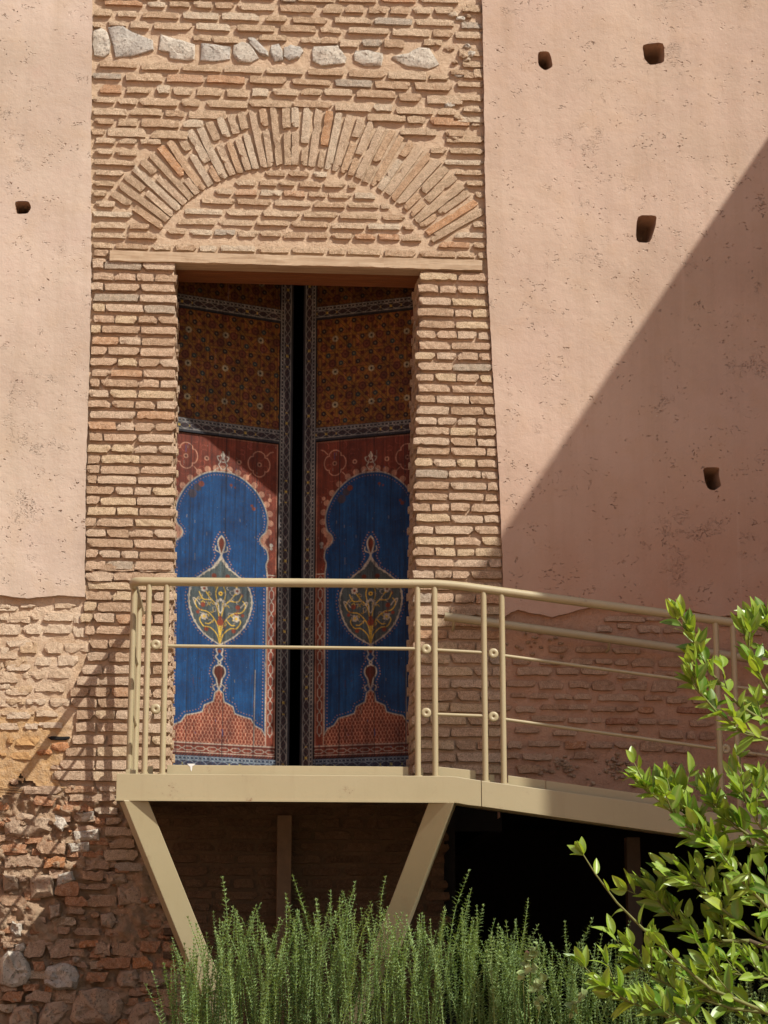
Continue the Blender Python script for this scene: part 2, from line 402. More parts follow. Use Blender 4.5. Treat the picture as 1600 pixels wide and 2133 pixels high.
def put_brick(par, mat, cx, cz, L, H, y=-0.01, rough=1.0, rot=0.0, name='brick', tilt=-0.09):
    lg = L > 0.165
    me = fam(mat, lg, rough)
    fl = -1 if rnd() < 0.5 else 1
    return inst(name, me, par, (cx, y, cz), (tilt + U(-.05, .05), -rot, U(-0.025, 0.025)), (fl * L / (0.23 if lg else 0.12), 1, H / 0.037))
def brick_px(par, mat, x0, y0, x1, y1, y=-0.012, rough=1.0, rot=0.0):
    a = P(x0, (y0 + y1) / 2, y); b = P(x1, (y0 + y1) / 2, y)
    t = P((x0 + x1) / 2, y0, y); c = P((x0 + x1) / 2, y1, y)
    put_brick(par, mat, (a.x + b.x) / 2, (t.z + c.z) / 2, b.x - a.x, t.z - c.z, y + U(-0.003, 0.003), rough, rot + U(-0.012, 0.012))

def row(par, mat, x0, x1, z, H, y=-0.012, kind=None, rough=1.0, joint=0.022, skip=0.0, jz=0.003, yj=0.004):
    """fill a course between x0 and x1"""
    kind = kind or random.choice(['s', 's', 'h', 'm'])
    x = x0
    while x < x1 - 0.04:
        if kind == 's': L = U(0.19, 0.245)
        elif kind == 'h': L = U(0.10, 0.14)
        else: L = random.choice([U(0.10, 0.14), U(0.19, 0.24)])
        if x + L > x1 or x1 - (x + L) < 0.055: L = x1 - x
        if L > 0.27: L *= 0.5
        if rnd() >= skip:
            put_brick(par, mat, x + L / 2, z + U(-jz, jz), L, H * U(0.88, 1.1), y + U(-yj, yj), rough, U(-0.012, 0.012))
        x += L + joint * U(0.7, 1.3)

def rock(par, mat, poly, Y, h, name='stone', seed=0):
    """poly: outline in X,Z (world) -> irregular faceted stone, proud by h"""
    n = len(poly); cx = sum(p[0] for p in poly) / n; cz = sum(p[1] for p in poly) / n
    out = []
    for i in range(n):
        a = poly[i]; b = poly[(i + 1) % n]
        out += [a, ((a[0] + b[0]) / 2 + U(-.004, .004), (a[1] + b[1]) / 2 + U(-.004, .004))]
    m = len(out); vs = []; fs = []
    ks = [(1.03, 0.07), (1.0, 0.0), (0.95, -0.5 * h), (0.76, -0.85 * h), (0.50, -1.0 * h), (0.24, -1.0 * h)]
    ox, oz = U(-.15, .15), U(-.15, .15); sd = U(0, 50); tl = U(-.35, .35); tz_ = U(-.5, .2)
    sz = max(abs(p[0] - cx) for p in poly)
    for k, (sc_, y) in enumerate(ks):
        for (x, z) in out:
            X = cx + (x - cx) * sc_ + ox * (1 - sc_) * sz; Z = cz + (z - cz) * sc_ + oz * (1 - sc_) * sz
            q = h * (0.55 * nz(X, sd, Z, 16, 2) + 0.45 * nz(X, sd + 7, Z, 55, 2)) + h * (tl * (X - cx) + tz_ * (Z - cz)) / sz
            vs.append((X, Y + y - (q if k > 1 else 0) * min(1, (1.1 - sc_) * 4), Z))
    vs.append((cx + ox * sz, Y - h * (1 + 0.5 * nz(cx, sd, cz, 16, 2)), cz + oz * sz))
    for k in range(len(ks) - 1):
        for i in range(m):
            j = (i + 1) % m
            fs.append((k * m + i, (k + 1) * m + i, (k + 1) * m + j, k * m + j))
    for i in range(m): fs.append(((len(ks) - 1) * m + i, len(vs) - 1, (len(ks) - 1) * m + (i + 1) % m))
    o = mesh_obj(name, vs, [f[::-1] for f in fs], mat, par, False)
    auto_smooth(o, 30)
    return o
def rock_px(par, mat, pts, Y=0.0, h=0.02, name='stone'):
    # pts clockwise in pixels -> X,Z
    return rock(par, mat, [(P(x, y, Y).x, P(x, y, Y).z) for x, y in pts], Y, h, name)
def blob_px(par, mat, x0, y0, x1, y1, Y=0.0, h=0.02, n=7, name='stone'):
    pts = []
    a0 = U(0, 6.28)
    for k in range(n):
        a = a0 + 2 * math.pi * k / n + U(-.2, .2)
        c, s = math.cos(a), math.sin(a)
        q = 1 / (abs(c) ** 3 + abs(s) ** 3) ** (1 / 3)
        r = U(0.85, 1.05) * q
        pts.append(((x0 + x1) / 2 + c * r * (x1 - x0) / 2, (y0 + y1) / 2 + s * r * (y1 - y0) / 2))
    return rock_px(par, mat, pts, Y, h, name)

def mortar_sheet(par, mat, left, right, y0, y1, Yf=0.0, amp=0.006, cell=0.02, name='mortar', hole=None, fine=14, Yfun=None, skirt=True):
    """left/right: pixel polylines (x,y); sheet between pixel rows y0..y1"""
    zt, zb = P(600, y0).z, P(600, y1).z
    nrow = max(2, int((zt - zb) / cell)); vs = []; fs = []
    wmax = 0
    for j in range(0, nrow + 1, max(1, nrow // 8)):
        y = y0 + (y1 - y0) * j / nrow
        wmax = max(wmax, P(lerp_poly(right, y), y).x - P(lerp_poly(left, y), y).x)
    ncol = max(2, int(wmax / cell))
    for j in range(nrow + 1):
        y = y0 + (y1 - y0) * j / nrow
        xl = P(lerp_poly(left, y), y).x; xr = P(lerp_poly(right, y), y).x
        for i in range(ncol + 1):
            X = xl + (xr - xl) * i / ncol; Z = zt + (zb - zt) * j / nrow
            d = nz(X, 0, Z, fine) * amp + nz(X, 3, Z, 3.0) * amp * 0.8
            YY = (Yfun(X, Z) if Yfun else Yf) - d
            vs.append((X, YY, Z))
    for j in range(nrow):
        for i in range(ncol):
            a = j * (ncol + 1) + i; b = a + 1; c = a + ncol + 1
            if hole and hole(vs[a][0], vs[a][2]): continue
            fs.append((a, c, c + 1, b))
    # skirt
    if skirt:
        n0 = len(vs); W = ncol + 1
        for ring in ([j * W for j in range(nrow + 1)], [j * W + ncol for j in range(nrow + 1)]):
            st = len(vs)
            for k in ring: vs.append((vs[k][0], vs[k][1] + 0.12, vs[k][2]))
            for q in range(len(ring) - 1): fs.append((ring[q], ring[q + 1], st + q + 1, st + q))
    return mesh_obj(name, vs, fs, mat, par, True)

# ------------------------------------------------------------------ key lines of the facade
LEFT_EDGE = [(193, -60), (192, 0), (189, 300), (190, 560), (186, 760), (178, 1000), (177, 1243)]
RIGHT_EDGE = [(1003, -60), (1005, 0), (1008, 200), (1011, 400), (1017, 600), (1029, 800), (1040, 1000), (1048, 1200), (1049, 1285)]
OPL = [(362, 540), (364, 700), (360, 1000), (352, 1620)]      # door opening, left edge
OPR = [(877, 540), (869, 900), (866, 1200), (866, 1620)]
WALLT = 0.38
FLOORZ = P(600, 1614, -1.03).z
PF = -1.03
LINTZ0 = P(600, 551, 0).z

# ------------------------------------------------------------------ setting
mb = MB(); mb.box((-150, -150, -0.4), (150, 0.6, 0.0)); g = mb.build('ground', M_GROUND); g['kind'] = 'structure'
def bed():
    vs = []; fs = []; nx, ny = 60, 26
    for j in range(ny + 1):
        for i in range(nx + 1):
            X = -5 + 10.2 * i / nx; Y = -3.9 + 4.1 * j / ny
            vs.append((X, Y, 0.68 + 0.08 * nz(X, Y, 0, 2.0)))
    for j in range(ny):
        for i in range(nx):
            a = j * (nx + 1) + i; fs.append((a, a + 1, a + nx + 2, a + nx + 1))
    o = mesh_obj('planting_bed', vs, fs, M_SOIL, None, True); o['kind'] = 'structure'
bed()
mb = MB(); mb.box((-5.2, -4.1, 0.0), (5.18, -3.9, 0.74)); k = bevel(mb.build('bed_kerb', M_SIDEWALL), 0.01)
k['kind'] = 'structure'

# dark room behind the doorway, and the dark vault under the ramp
xl, xr = P(355, 1200).x, P(868, 1200).x
mb = MB()
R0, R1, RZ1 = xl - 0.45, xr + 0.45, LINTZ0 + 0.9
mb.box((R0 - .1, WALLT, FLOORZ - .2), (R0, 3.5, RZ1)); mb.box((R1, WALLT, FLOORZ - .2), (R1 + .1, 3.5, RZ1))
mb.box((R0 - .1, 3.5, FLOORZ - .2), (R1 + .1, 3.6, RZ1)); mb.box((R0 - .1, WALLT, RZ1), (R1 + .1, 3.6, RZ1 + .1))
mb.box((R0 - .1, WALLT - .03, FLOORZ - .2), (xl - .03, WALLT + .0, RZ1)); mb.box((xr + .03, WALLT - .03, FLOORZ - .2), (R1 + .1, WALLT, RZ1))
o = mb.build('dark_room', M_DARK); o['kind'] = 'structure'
mb = MB(); mb.box((R0, WALLT + .002, FLOORZ - .03), (R1, 3.5, FLOORZ + .02)); mb.box((xl - .02, 0.03, FLOORZ - .03), (xr + .02, WALLT - .031, FLOORZ + .02))
o = mb.build('doorway_floor', M_SIDEWALL); o['kind'] = 'structure'

# the courtyard's side wall on the right, outside the picture: it shades the ramp
X0 = 5.2
YEND = -1.03 - (X0 - P(1130, 1400, -1.03).x) / 1.09
pz = P(1590, 310, -0.03)
HB = pz.z + (X0 - pz.x) * 1.63 / 1.09
sw = thing('courtyard_side_wall', 'tall pink plastered side wall at right angles to the facade, shading the ramp', 'wall')
mb = MB(); mb.box((X0, YEND, -0.2), (X0 + 6, 0.3, HB)); mb.build('masonry', M_SIDEWALL, sw)
mb = MB(); mb.box((X0 + 0.02, YEND + .02, HB), (X0 + 6, 0.3, HB + .06)); mb.build('coping', M_SIDEWALL, sw)

cw = thing('warm_bounce_wall', 'long unseen pink wall added at far left to bounce warm light', 'wall')  # added out of view to bounce warm light onto the facade
mb = MB(); mb.box((-9.5, -30, -0.2), (-9.0, 0.5, 8.5)); mb.build('masonry', M_SIDEWALL, cw)
mb = MB(); mb.box((-9.55, -30.05, 8.5), (-8.95, 0.5, 8.62)); mb.build('coping', M_SIDEWALL, cw)
# ------------------------------------------------------------------ plaster walls with putlog holes
def plaster_wall(label, outline_px, holes_px, Xlim, ragged, tag_):
    th = thing('plaster_wall', label, 'wall')
    Y = -0.03
    out = [(P(x, y, Y).x, P(x, y, Y).z) for x, y in outline_px]
    # refine the outline
    ref = []
    for (a, b), rg in zip(zip(out, out[1:] + out[:1]), ragged):
        L = math.dist(a, b); n = max(1, int(L / (0.012 if rg else 0.25)))
        for k in range(n):
            t = k / n; x = a[0] + (b[0] - a[0]) * t; z = a[1] + (b[1] - a[1]) * t
            if rg:
                dx, dz = (b[0] - a[0]) / L, (b[1] - a[1]) / L
                j = nz(x, 9, z, 9, 4) * rg + U(-.25, .25) * rg * 0.6
                x += -dz * j; z += dx * j
            ref.append((x, z, bool(rg)))
    holes = []
    for h in holes_px:
        pts = [(P(x, y, Y).x, P(x, y, Y).z) for x, y in h]
        rr = []
        for a, b in zip(pts, pts[1:] + pts[:1]):
            for k in range(4):
                t = k / 4; rr.append((a[0] + (b[0] - a[0]) * t + U(-.002, .002), a[1] + (b[1] - a[1]) * t + U(-.002, .002)))
        # one smoothing pass rounds the corners
        rr = [((rr[i-1][0] + 2 * rr[i][0] + rr[(i+1) % len(rr)][0]) / 4, (rr[i-1][1] + 2 * rr[i][1] + rr[(i+1) % len(rr)][1]) / 4) for i in range(len(rr))]
        holes.append(rr)
    verts = [Vector((x, z)) for x, z, _ in ref]; edges = [(i, (i + 1) % len(ref)) for i in range(len(ref))]
    for rr in holes:
        n0 = len(verts); verts += [Vector(p) for p in rr]; edges += [(n0 + i, n0 + (i + 1) % len(rr)) for i in range(len(rr))]
    xs = [p[0] for p in ref]; zs = [p[1] for p in ref]
    def inside(p, poly):
        c = False; n = len(poly); j = n - 1
        for i in range(n):
            if (poly[i][1] > p[1]) != (poly[j][1] > p[1]) and p[0] < (poly[j][0] - poly[i][0]) * (p[1] - poly[i][1]) / (poly[j][1] - poly[i][1]) + poly[i][0]: c = not c
            j = i
        return c
    g = 0.07; nX = int((max(xs) - min(xs)) / g); nZ = int((max(zs) - min(zs)) / g)
    coarse = [(p[0], p[1]) for p in out]
    for i in range(1, nX):
        for j in range(1, nZ):
            p = (min(xs) + i * g + U(-.015, .015), min(zs) + j * g + U(-.015, .015))
            if inside(p, coarse) and not any(math.dist(p, h[0]) < 0.12 for h in holes): verts.append(Vector(p))
    vo, eo, fo, *_ = delaunay_2d_cdt(verts, edges, [], 0, 1e-5)
    rp = [(x, z) for x, z, _ in ref]
    fs = []
    for f in fo:
        c = (sum(vo[i].x for i in f) / len(f), sum(vo[i].y for i in f) / len(f))
        if not inside(c, rp) or any(inside(c, h) for h in holes): continue
        fs.append(tuple(f))
    V = [(v.x, Y - 0.010 * nz(v.x, 1, v.y, 1.3) - 0.003 * nz(v.x, 5, v.y, 6), v.y) for v in vo]
    # side faces along the ragged edge
    n = len(ref)
    lut = {}
    for i, v in enumerate(vo): lut[(round(v.x, 4), round(v.y, 4))] = i
    ids = [lut.get((round(x, 4), round(z, 4))) for x, z, _ in ref]
    for i in range(n):
        a, b = ids[i], ids[(i + 1) % n]
        if a is None or b is None or not ref[i][2]: continue
        k0 = len(V); V.append((V[a][0], 0.03, V[a][2])); V.append((V[b][0], 0.03, V[b][2]))
        fs.append((a, b, k0 + 1, k0))
    o = mesh_obj('plaster_coat', V, fs, M_PLASTER, th, False)
    auto_smooth(o, 50)
    for hi, rr in enumerate(holes):
        cx = sum(p[0] for p in rr) / len(rr); cz = sum(p[1] for p in rr) / len(rr)
        vs = []; ff = []; m = len(rr)
        rings = [(1.015, Y + 0.002), (0.96, Y + 0.02), (0.86, Y + 0.09), (0.80, Y + 0.20), (0.66, Y + 0.26)]
        for q, (s_, y) in enumerate(rings):
            for i, (x, z) in enumerate(rr):
                jj = 0.004 * nz(x, y * 9, z, 20) if q else 0
                vs.append((cx + (x - cx) * s_ + jj, y - 0.010 * nz(x, 1, z, 1.3) * (q == 0) - (0.004 if q == 0 else 0) * 0, cz + (z - cz) * s_ + jj))
        vs.append((cx, Y + 0.27, cz))
        for q in range(len(rings) - 1):
            for i in range(m): ff.append((q * m + i, q * m + (i + 1) % m, (q + 1) * m + (i + 1) % m, (q + 1) * m + i))
        for i in range(m): ff.append(((len(rings) - 1) * m + i, (len(rings) - 1) * m + (i + 1) % m, len(vs) - 1))
        mesh_obj('putlog_hole', vs, ff, M_HOLE, th, True)
    return th
M_HOLE = mortar_material('rough_earth_in_hole', (0.42, 0.26, 0.17), (0.46, 0.30, 0.20), (0.50, 0.34, 0.24))

FARL, FARR = -300, 2260
oL = [(FARL, -120)] + [(x, y) for x, y in [(194, -120)] + LEFT_EDGE[2:]] + [(120, 1240), (60, 1246), (0, 1240), (FARL, 1243)]
plaster_wall('pink plaster wall left of the brick panel, one small square hole in it', oL,
             [[(31, 418), (60, 419), (66, 433), (58, 445), (34, 446)]], None,
             [0] + [0.005] * (len(oL) - 3) + [0.006, 0], 'L')
oR = [(1003, -120)] + [(FARR, -120), (FARR, 1300), (1600, 1272), (1500, 1284), (1420, 1268), (1330, 1275), (1240, 1262), (1150, 1285), (1080, 1270)] + [(x, y) for x, y in RIGHT_EDGE[:1:-1]]
plaster_wall('pink plaster wall right of the brick panel, with four square holes and a slanting shadow', oR,
             [[(1120, 107), (1143, 106), (1149, 120), (1152, 138), (1137, 147), (1122, 136)],
              [(1337, 92), (1383, 88), (1385, 130), (1354, 136), (1342, 122)],
              [(1327, 448), (1368, 448), (1366, 470), (1355, 506), (1324, 504)],
              [(1464, 973), (1500, 973), (1497, 990), (1503, 1012), (1488, 1022), (1474, 1018), (1468, 1000)]], None,
             [0, 0, 0.004] + [0.008] * 7 + [0.0035] * 20, 'R')

# ------------------------------------------------------------------ upper brick panel with relieving arch
up = thing('brick_arch_wall', 'brick wall panel above the doorway with a fanned brick arch and a band of pale stones', 'wall')
mortar_sheet(up, M_MORTAR, [(x - 6, y) for x, y in LEFT_EDGE], [(x + 8, y) for x, y in RIGHT_EDGE], -60, 548, 0.008, 0.004, 0.015)
ZS = 0.28125
rows_l = [
 [(240,0,520,35),(560,10,690,48),(725,10,870,48),(900,10,1035,55),(1060,15,1200,60),(1230,25,1505,72)],
 [(165,65,295,115),(340,75,475,120),(525,85,790,130),(820,90,1085,140),(1110,95,1385,145),(1435,110,1590,155)],
 [(155,170,215,200),(270,152,400,186),(430,155,570,205),(605,165,890,215),(920,170,1175,220),(1225,185,1505,230)],
 [(900,260,1030,300),(1035,265,1235,315),(1385,255,1590,297)],
 [(205,450,480,495),(515,465,790,515),(820,480,1110,525),(1130,485,1410,535)],
 [(150,540,365,580),(395,540,670,597),(705,550,975,605),(1000,560,1280,612),(1315,565,1590,617)],
 [(210,625,370,685),(405,640,580,685),(630,630,725,690),(750,640,895,700),(925,645,1110,705),(1145,655,1305,715),(1335,650,1455,710)],
 [(150,715,315,755),(340,725,480,770),(500,725,780,780),(810,730,945,785),(1000,740,1300,796)],
 [(160,800,405,850),(435,800,665,850),(695,815,830,860),(865,815,1140,876)],
 [(165,875,310,915),(340,875,485,930),(515,880,790,940),(825,885,970,940)],
 [(145,950,245,995),(265,945,550,1010),(590,965,860,1025)]]
rows_r = [
 [(-60,32,210,85),(260,30,400,95),(425,35,560,92),(600,50,730,98),(760,48,895,100),(930,50,1055,98),(1090,50,1225,98)],
 [(35,125,290,170),(345,125,615,170),(645,130,920,180),(950,140,1225,185)],
 [(-55,185,205,232),(245,200,390,240),(450,203,750,245),(775,210,1050,265),(1080,215,1220,270),(1240,232,1440,282)],
 [(100,275,235,315),(245,275,375,320),(385,290,525,345),(550,290,695,340),(715,290,860,350),(1005,290,1140,335)],
 [(-160,498,110,545),(145,510,410,555),(450,520,725,570),(745,530,1025,585),(1050,550,1190,585),(1205,515,1340,550),(1375,510,1450,575)],
 [(30,585,315,625),(350,590,620,640),(645,600,905,655),(940,610,1215,665),(1255,605,1450,640)],
 [(-115,655,70,702),(95,655,250,700),(270,655,475,705),(505,665,795,720),(820,690,990,745),(1030,705,1290,765)],
 [(-290,740,20,792),(40,748,325,792),(345,765,610,820),(635,770,775,820),(805,790,1080,842),(1110,800,1240,850)],
 [(590,842,870,895),(885,858,1020,910),(1055,872,1350,925)],
 [(835,950,1100,998),(1165,960,1305,1010)],
 [(-60,-32,60,10),(70,-32,340,12),(370,-32,650,12),(685,-28,950,12),(975,-28,1265,16)]]
for rws, ox in ((rows_l, 150), (rows_r, 600)):
    for r_ in rws:
        for (a, b, c, d) in r_:
            brick_px(up, M_BRICK, ox + a * ZS, b * ZS, ox + c * ZS, d * ZS, -0.0125, 1.0)
for a, c in ((205, 280), (288, 330), (340, 415), (422, 500), (508, 575)):
    brick_px(up, M_BRICK, a, -13, c, -3, -0.0125)
# edge bricks at the right, rough
for a, b, c, d in ((965,10,1003,24),(960,45,1005,58),(972,66,1006,80),(955,100,1005,116),(965,128,1006,140),(966,150,1006,162),(952,196,1007,209),(965,222,1007,232),(950,243,1008,254),(930,284,1008,296)):
    brick_px(up, M_BRICK, a, b, c, d, -0.012, 1.6)
# pale stone band
SB = [
 (M_STONE_GREY, [(265,205),(365,182),(440,235),(600,300),(605,370),(450,415),(320,430),(300,330)]),
 (M_STONE, [(155,230),(215,205),(262,240),(285,320),(275,400),(240,428),(165,415),(150,330)]),
 (M_STONE, [(655,255),(720,275),(910,330),(905,440),(850,450),(725,435),(715,390),(640,370)]),
 (M_STONE_GREY, [(955,320),(1060,330),(1175,345),(1170,440),(1050,458),(950,450)]),
 (M_STONE, [(1195,335),(1260,308),(1330,335),(1385,435),(1330,465),(1225,460),(1190,400)]),
 (M_STONE_GREY, [(1300,280),(1350,280),(1455,385),(1455,420),(1400,410),(1310,320)]),
 (M_STONE_GREY, [(1475,335),(1530,322),(1560,380),(1565,450),(1500,460),(1470,400)])]
for m, pl in SB: rock_px(up, m, [(150 + x * ZS, y * ZS) for x, y in pl], 0.0, 0.011)
SB = [
 (M_STONE_GREY, [(-30,350),(20,330),(90,345),(115,385),(85,430),(10,450),(-35,420)]),
 (M_STONE, [(190,345),(370,335),(400,380),(435,430),(425,470),(320,480),(250,490),(180,455),(175,400)]),
 (M_STONE, [(500,375),(590,370),(700,395),(705,430),(690,488),(560,490),(490,450),(485,400)]),
 (M_STONE, [(770,420),(890,395),(970,350),(1045,355),(1120,475),(1040,512),(880,492),(780,440)])]
for m, pl in SB: rock_px(up, m, [(600 + x * ZS, y * ZS) for x, y in pl], 0.0, 0.011)
for _ in range(16):
    x, y = U(935, 1000), random.choice([U(10, 40), U(85, 170), U(215, 300)]); r = U(6, 13)
    blob_px(up, M_STONE if rnd() < .3 else M_BRICK, x - r, y - r * .55, x + r, y + r * .55, 0.0, U(.008, .018))

AC = P(614, 660, 0); sc_ = (P(614, 222, 0).z - AC.z) / 438.0
RIN, ROUT = 313 * sc_, 436 * sc_
A0, A1 = math.radians(-57), math.radians(59.5)
def edge_x(poly, z):
    # world x of a pixel polyline at height z
    best = min(((abs(P(x, y).z - z), P(x, y).x) for x, y in [(lerp_poly(poly, q), q) for q in range(-60, 1640, 20)]))
    return best[1]
HB_ = 0.036
for y in (294, 317, 338, 361, 384, 404, 426, 448, 470, 491, 512):
    z = P(230, y).z; dz = z - AC.z
    xl_, xr_ = edge_x(LEFT_EDGE, z) + 0.012, edge_x(RIGHT_EDGE, z) - 0.002
    half = math.sqrt(max(0, (ROUT + 0.02) ** 2 - dz * dz))
    if dz > ROUT * math.cos(A0): la, ra = half, half
    elif dz > RIN * math.cos(A0): la, ra = dz * math.tan(-A0) + 0.04, dz * math.tan(A1) + 0.04
    else: la = ra = None
    if la is None:
        if y < 500:
            row(up, M_BRICK, xl_, AC.x - RIN * 0.86, z, HB_, -0.0125)
            row(up, M_BRICK, AC.x + RIN * 0.9, xr_, z, HB_, -0.0125, rough=1.4)
        else:
            row(up, M_BRICK, xl_, xr_, z, HB_, -0.0125, kind='m')
        continue
    row(up, M_BRICK, xl_ + U(0, .02), AC.x - la, z, HB_, -0.0125)
    row(up, M_BRICK, AC.x + ra, xr_, z, HB_, -0.0125, rough=1.4)
for y in (363, 383, 404, 424, 447, 467, 489):
    z = P(611, y).z; dz = z - AC.z
    h = math.sqrt(max(0.0, (RIN - 0.035) ** 2 - dz * dz))
    if y >= 480: h = RIN * 0.80
    row(up, M_BRICK, AC.x - h + U(.0, .03), AC.x + h - U(0, .03), z, HB_, -0.008)
NV = 40
for i in range(NV):
    a = A0 + (A1 - A0) * (i + 0.5) / NV + U(-.004, .004)
    split = random.choice([None, None, None, 0.34, 0.62]) if i % 2 else random.choice([0.35, 0.38, 0.60, 0.66, None])
    segs = [(0.0, 1.0)] if split is None else [(0.0, split - 0.035), (split + 0.035, 1.0)]
    for s0, s1 in segs:
        r0, r1 = RIN + (ROUT - RIN) * s0, RIN + (ROUT - RIN) * s1
        rm = (r0 + r1) / 2; wd = rm * (A1 - A0) / NV * U(0.68, 0.80)
        L = (r1 - r0)
        put_brick(up, M_BRICK_ARCH, AC.x + math.sin(a) * rm, AC.z + math.cos(a) * rm, L, wd, -0.011 + U(-.004, .003) + (0.003 if a > .5 else 0), 1.0,
                  math.pi / 2 - a + U(-.02, .02), 'arch_brick', -0.01)

# ------------------------------------------------------------------ lintel
lt = thing('wooden_lintel', 'long weathered wooden beam across the top of the doorway', 'lintel')
a = P(229, 520, -0.035); b = P(1005, 563, -0.035); za, zb = P(620, 530, -0.035).z, P(620, 553, -0.035).z
mb = MB(); nseg = 90; sec = [(0.0, 0.05), (0.0, 0.5), (0.0, 0.95), (0.12, 1.0), (1.0, 1.0), (1.0, 0.0), (0.12, 0.0)]
vs_ = []; fs_ = []
for i in range(nseg + 1):
    X = a.x + (b.x - a.x) * i / nseg
    for (q, h_) in sec:
        e_ = 0.0035 * nz(X, h_ * 3, 2, 6) + 0.0015 * nz(X, h_ * 9, 5, 40)
        vs_.append((X, -0.030 + q * 0.13 + (e_ if q < .5 else 0), zb + (za - zb) * h_ + (0.004 * nz(X, 8, h_ * 4, 4) + 0.002 * nz(X, 3, h_, 30)) * (1 if q < .5 else 0)))
m_ = len(sec)
for i in range(nseg):
    for j in range(m_): fs_.append((i * m_ + j, i * m_ + (j + 1) % m_, (i + 1) * m_ + (j + 1) % m_, (i + 1) * m_ + j))
fs_.append(tuple(range(m_))[::-1]); fs_.append(tuple(nseg * m_ + j for j in range(m_)))
mb.add(vs_, fs_); mb.build('beam', M_LINTEL, lt)
for k in range(3):
    y0, y1 = 0.075 + k * 0.1, 0.075 + k * 0.1 + 0.095
    mb = MB(); mb.box((xl - 0.12, y0 + (0.028 if k == 0 else 0), zb + 0.006 + 0.002 * k), (xr + 0.12, y1, zb + 0.07)); bevel(mb.build('soffit_plank', M_LINTEL_UNDER, lt), 0.004)
# masonry core over the lintel so that no light leaks in
mb = MB(); mb.box((R0 - .2, 0.14, zb + 0.075), (R1 + .2, WALLT, RZ1 + .1)); mb.build('backing', M_DARK, lt)

# ------------------------------------------------------------------ brick piers
def yrows(lst): return lst
pl_rows = [520 + .594 * z for z in (58,98,134,173,209,247,285,322,359,398,435,470,509,545,582,622,660,700,738,774,810,848,883,920,958,997,1033,1070,1110,1150)] \
        + [1180 + .2625 * z for z in (12,76,157,238,322,415,512,618,718,820,915,1002,1088,1182,1278,1378,1472,1572,1666)]
pr_rows = [520 + .594 * z for z in (98,141,185,224,264,301,339,376,413,451,490,528,567,604,640,675,710,750,790,831,868,906,945,985,1023,1062,1100,1142)] \
        + [1222, 1247, 1272, 1297, 1322, 1348, 1373, 1399, 1424, 1450, 1475, 1500, 1526, 1552, 1578, 1603]
LP_EDGE = LEFT_EDGE[:-1] + [(176, 1250), (166, 1290), (184, 1350), (165, 1400), (140, 1450), (155, 1490), (150, 1540), (128, 1580), (108, 1620), (120, 1650)]
RP_EDGE = RIGHT_EDGE + [(1050, 1640)]
pierL = thing('brick_pier', 'tall brick pier left of the painted doors, edges raked deep between its courses', 'pier', 'brick piers either side of the doorway')
pierR = thing('brick_pier', 'tall brick pier right of the painted doors, standing beside the ramp handrail', 'pier', 'brick piers either side of the doorway')
mortar_sheet(pierL, M_MORTAR_PIER, [(x - 6, y) for x, y in LP_EDGE], OPL, 548, 1660, 0.010, 0.007, 0.014)
mortar_sheet(pierR, M_MORTAR_PIER, OPR, [(x + 8, y) for x, y in RP_EDGE], 548, 1640, 0.010, 0.007, 0.014)
def reveal(par, opx, sgn, rows):
    # mortar face of the reveal
    vs = []; fs = []; n = 110; m = 12
    for j in range(n + 1):
        y = 545 + (1640 - 545) * j / n; p = P(lerp_poly(opx, y), y)
        for i in range(m + 1):
            Y = 0.0 + WALLT * i / m
            d = 0.010 + 0.006 * nz(p.x, Y, p.z, 14)
            vs.append((p.x - sgn * d + sgn * 0.02 * i / m, Y, p.z))
    for j in range(n):
        for i in range(m):
            a = j * (m + 1) + i; fs.append((a, a + 1, a + m + 2, a + m + 1))
    mesh_obj('mortar', vs, fs, M_MORTAR_PIER, par, True)
    for ri, y in enumerate(rows):
        p = P(lerp_poly(opx, y), y)
        H = 0.041 if y < 1240 else 0.047
        ys = [0.012] ; sp = [0.13, 0.25] if ri % 2 else [0.25]
        a = 0.075
        for L in ([0.12, 0.14] if ri % 2 else [0.24, 0.08]):
            if a + L > WALLT: L = WALLT - a
            if L < 0.04: break
            me = fam(M_BRICK_PIER, L > .165, 1.0)
            # brick front faces +-X
            o = inst('brick', me, par, (p.x + sgn * (0.006 + 0.02 * (a / WALLT)) + U(-.003, .003), a + L / 2, p.z + U(-.002, .002)),
                     (0, 0, sgn * math.pi / 2), ((L - .012) / (0.23 if L > .165 else 0.12), 0.6, H * U(.9, 1.05) / 0.037))
            a += L + 0.006
def pier(par, rows, le, ri_, opn_left, mat):
    for k, y in enumerate(rows):
        x0 = P(lerp_poly(le, y), y).x; x1 = P(lerp_poly(ri_, y), y).x
        z = P(400 if opn_left else 930, y).z if False else P((lerp_poly(le, y) + lerp_poly(ri_, y)) / 2, y).z
        H = 0.046 if y < 1240 else 0.051
        # brick courses: the corner brick is proud into the opening
        if opn_left:   # opening on the right side of this pier
            x1 += (0.018 if k % 2 else 0.004) + U(-.005, .006); x0 += U(0.0, 0.02)
        else:
            x0 -= (0.018 if k % 2 else 0.004) + U(-.005, .006); x1 += U(-.008, .004)
        kind = ('s', 'h', 's', 'm')[k % 4]
        # lay from the opening outward
        L = []
        rem = x1 - x0; J = 0.010
        while rem > 0.05:
            b = U(.19, .24) if kind == 's' else U(.10, .14) if kind == 'h' else random.choice([U(.10, .13), U(.2, .24)])
            if rem - b < 0.06: b = rem
            if b > 0.28: b *= 0.55
            L.append(b); rem -= b + J
        x = x1 if opn_left else x0
        for q, b in enumerate(L):
            cx = x - b / 2 if opn_left else x + b / 2
            put_brick(par, mat, cx, z + U(-.003, .003), b, H * U(.92, 1.10), -0.018 + U(-.004, .004), 1.0, U(-.01, .01))
            x += (-1 if opn_left else 1) * (b + J * U(.7, 1.2))
pier(pierL, pl_rows, LP_EDGE, OPL, True, M_BRICK_PIER)
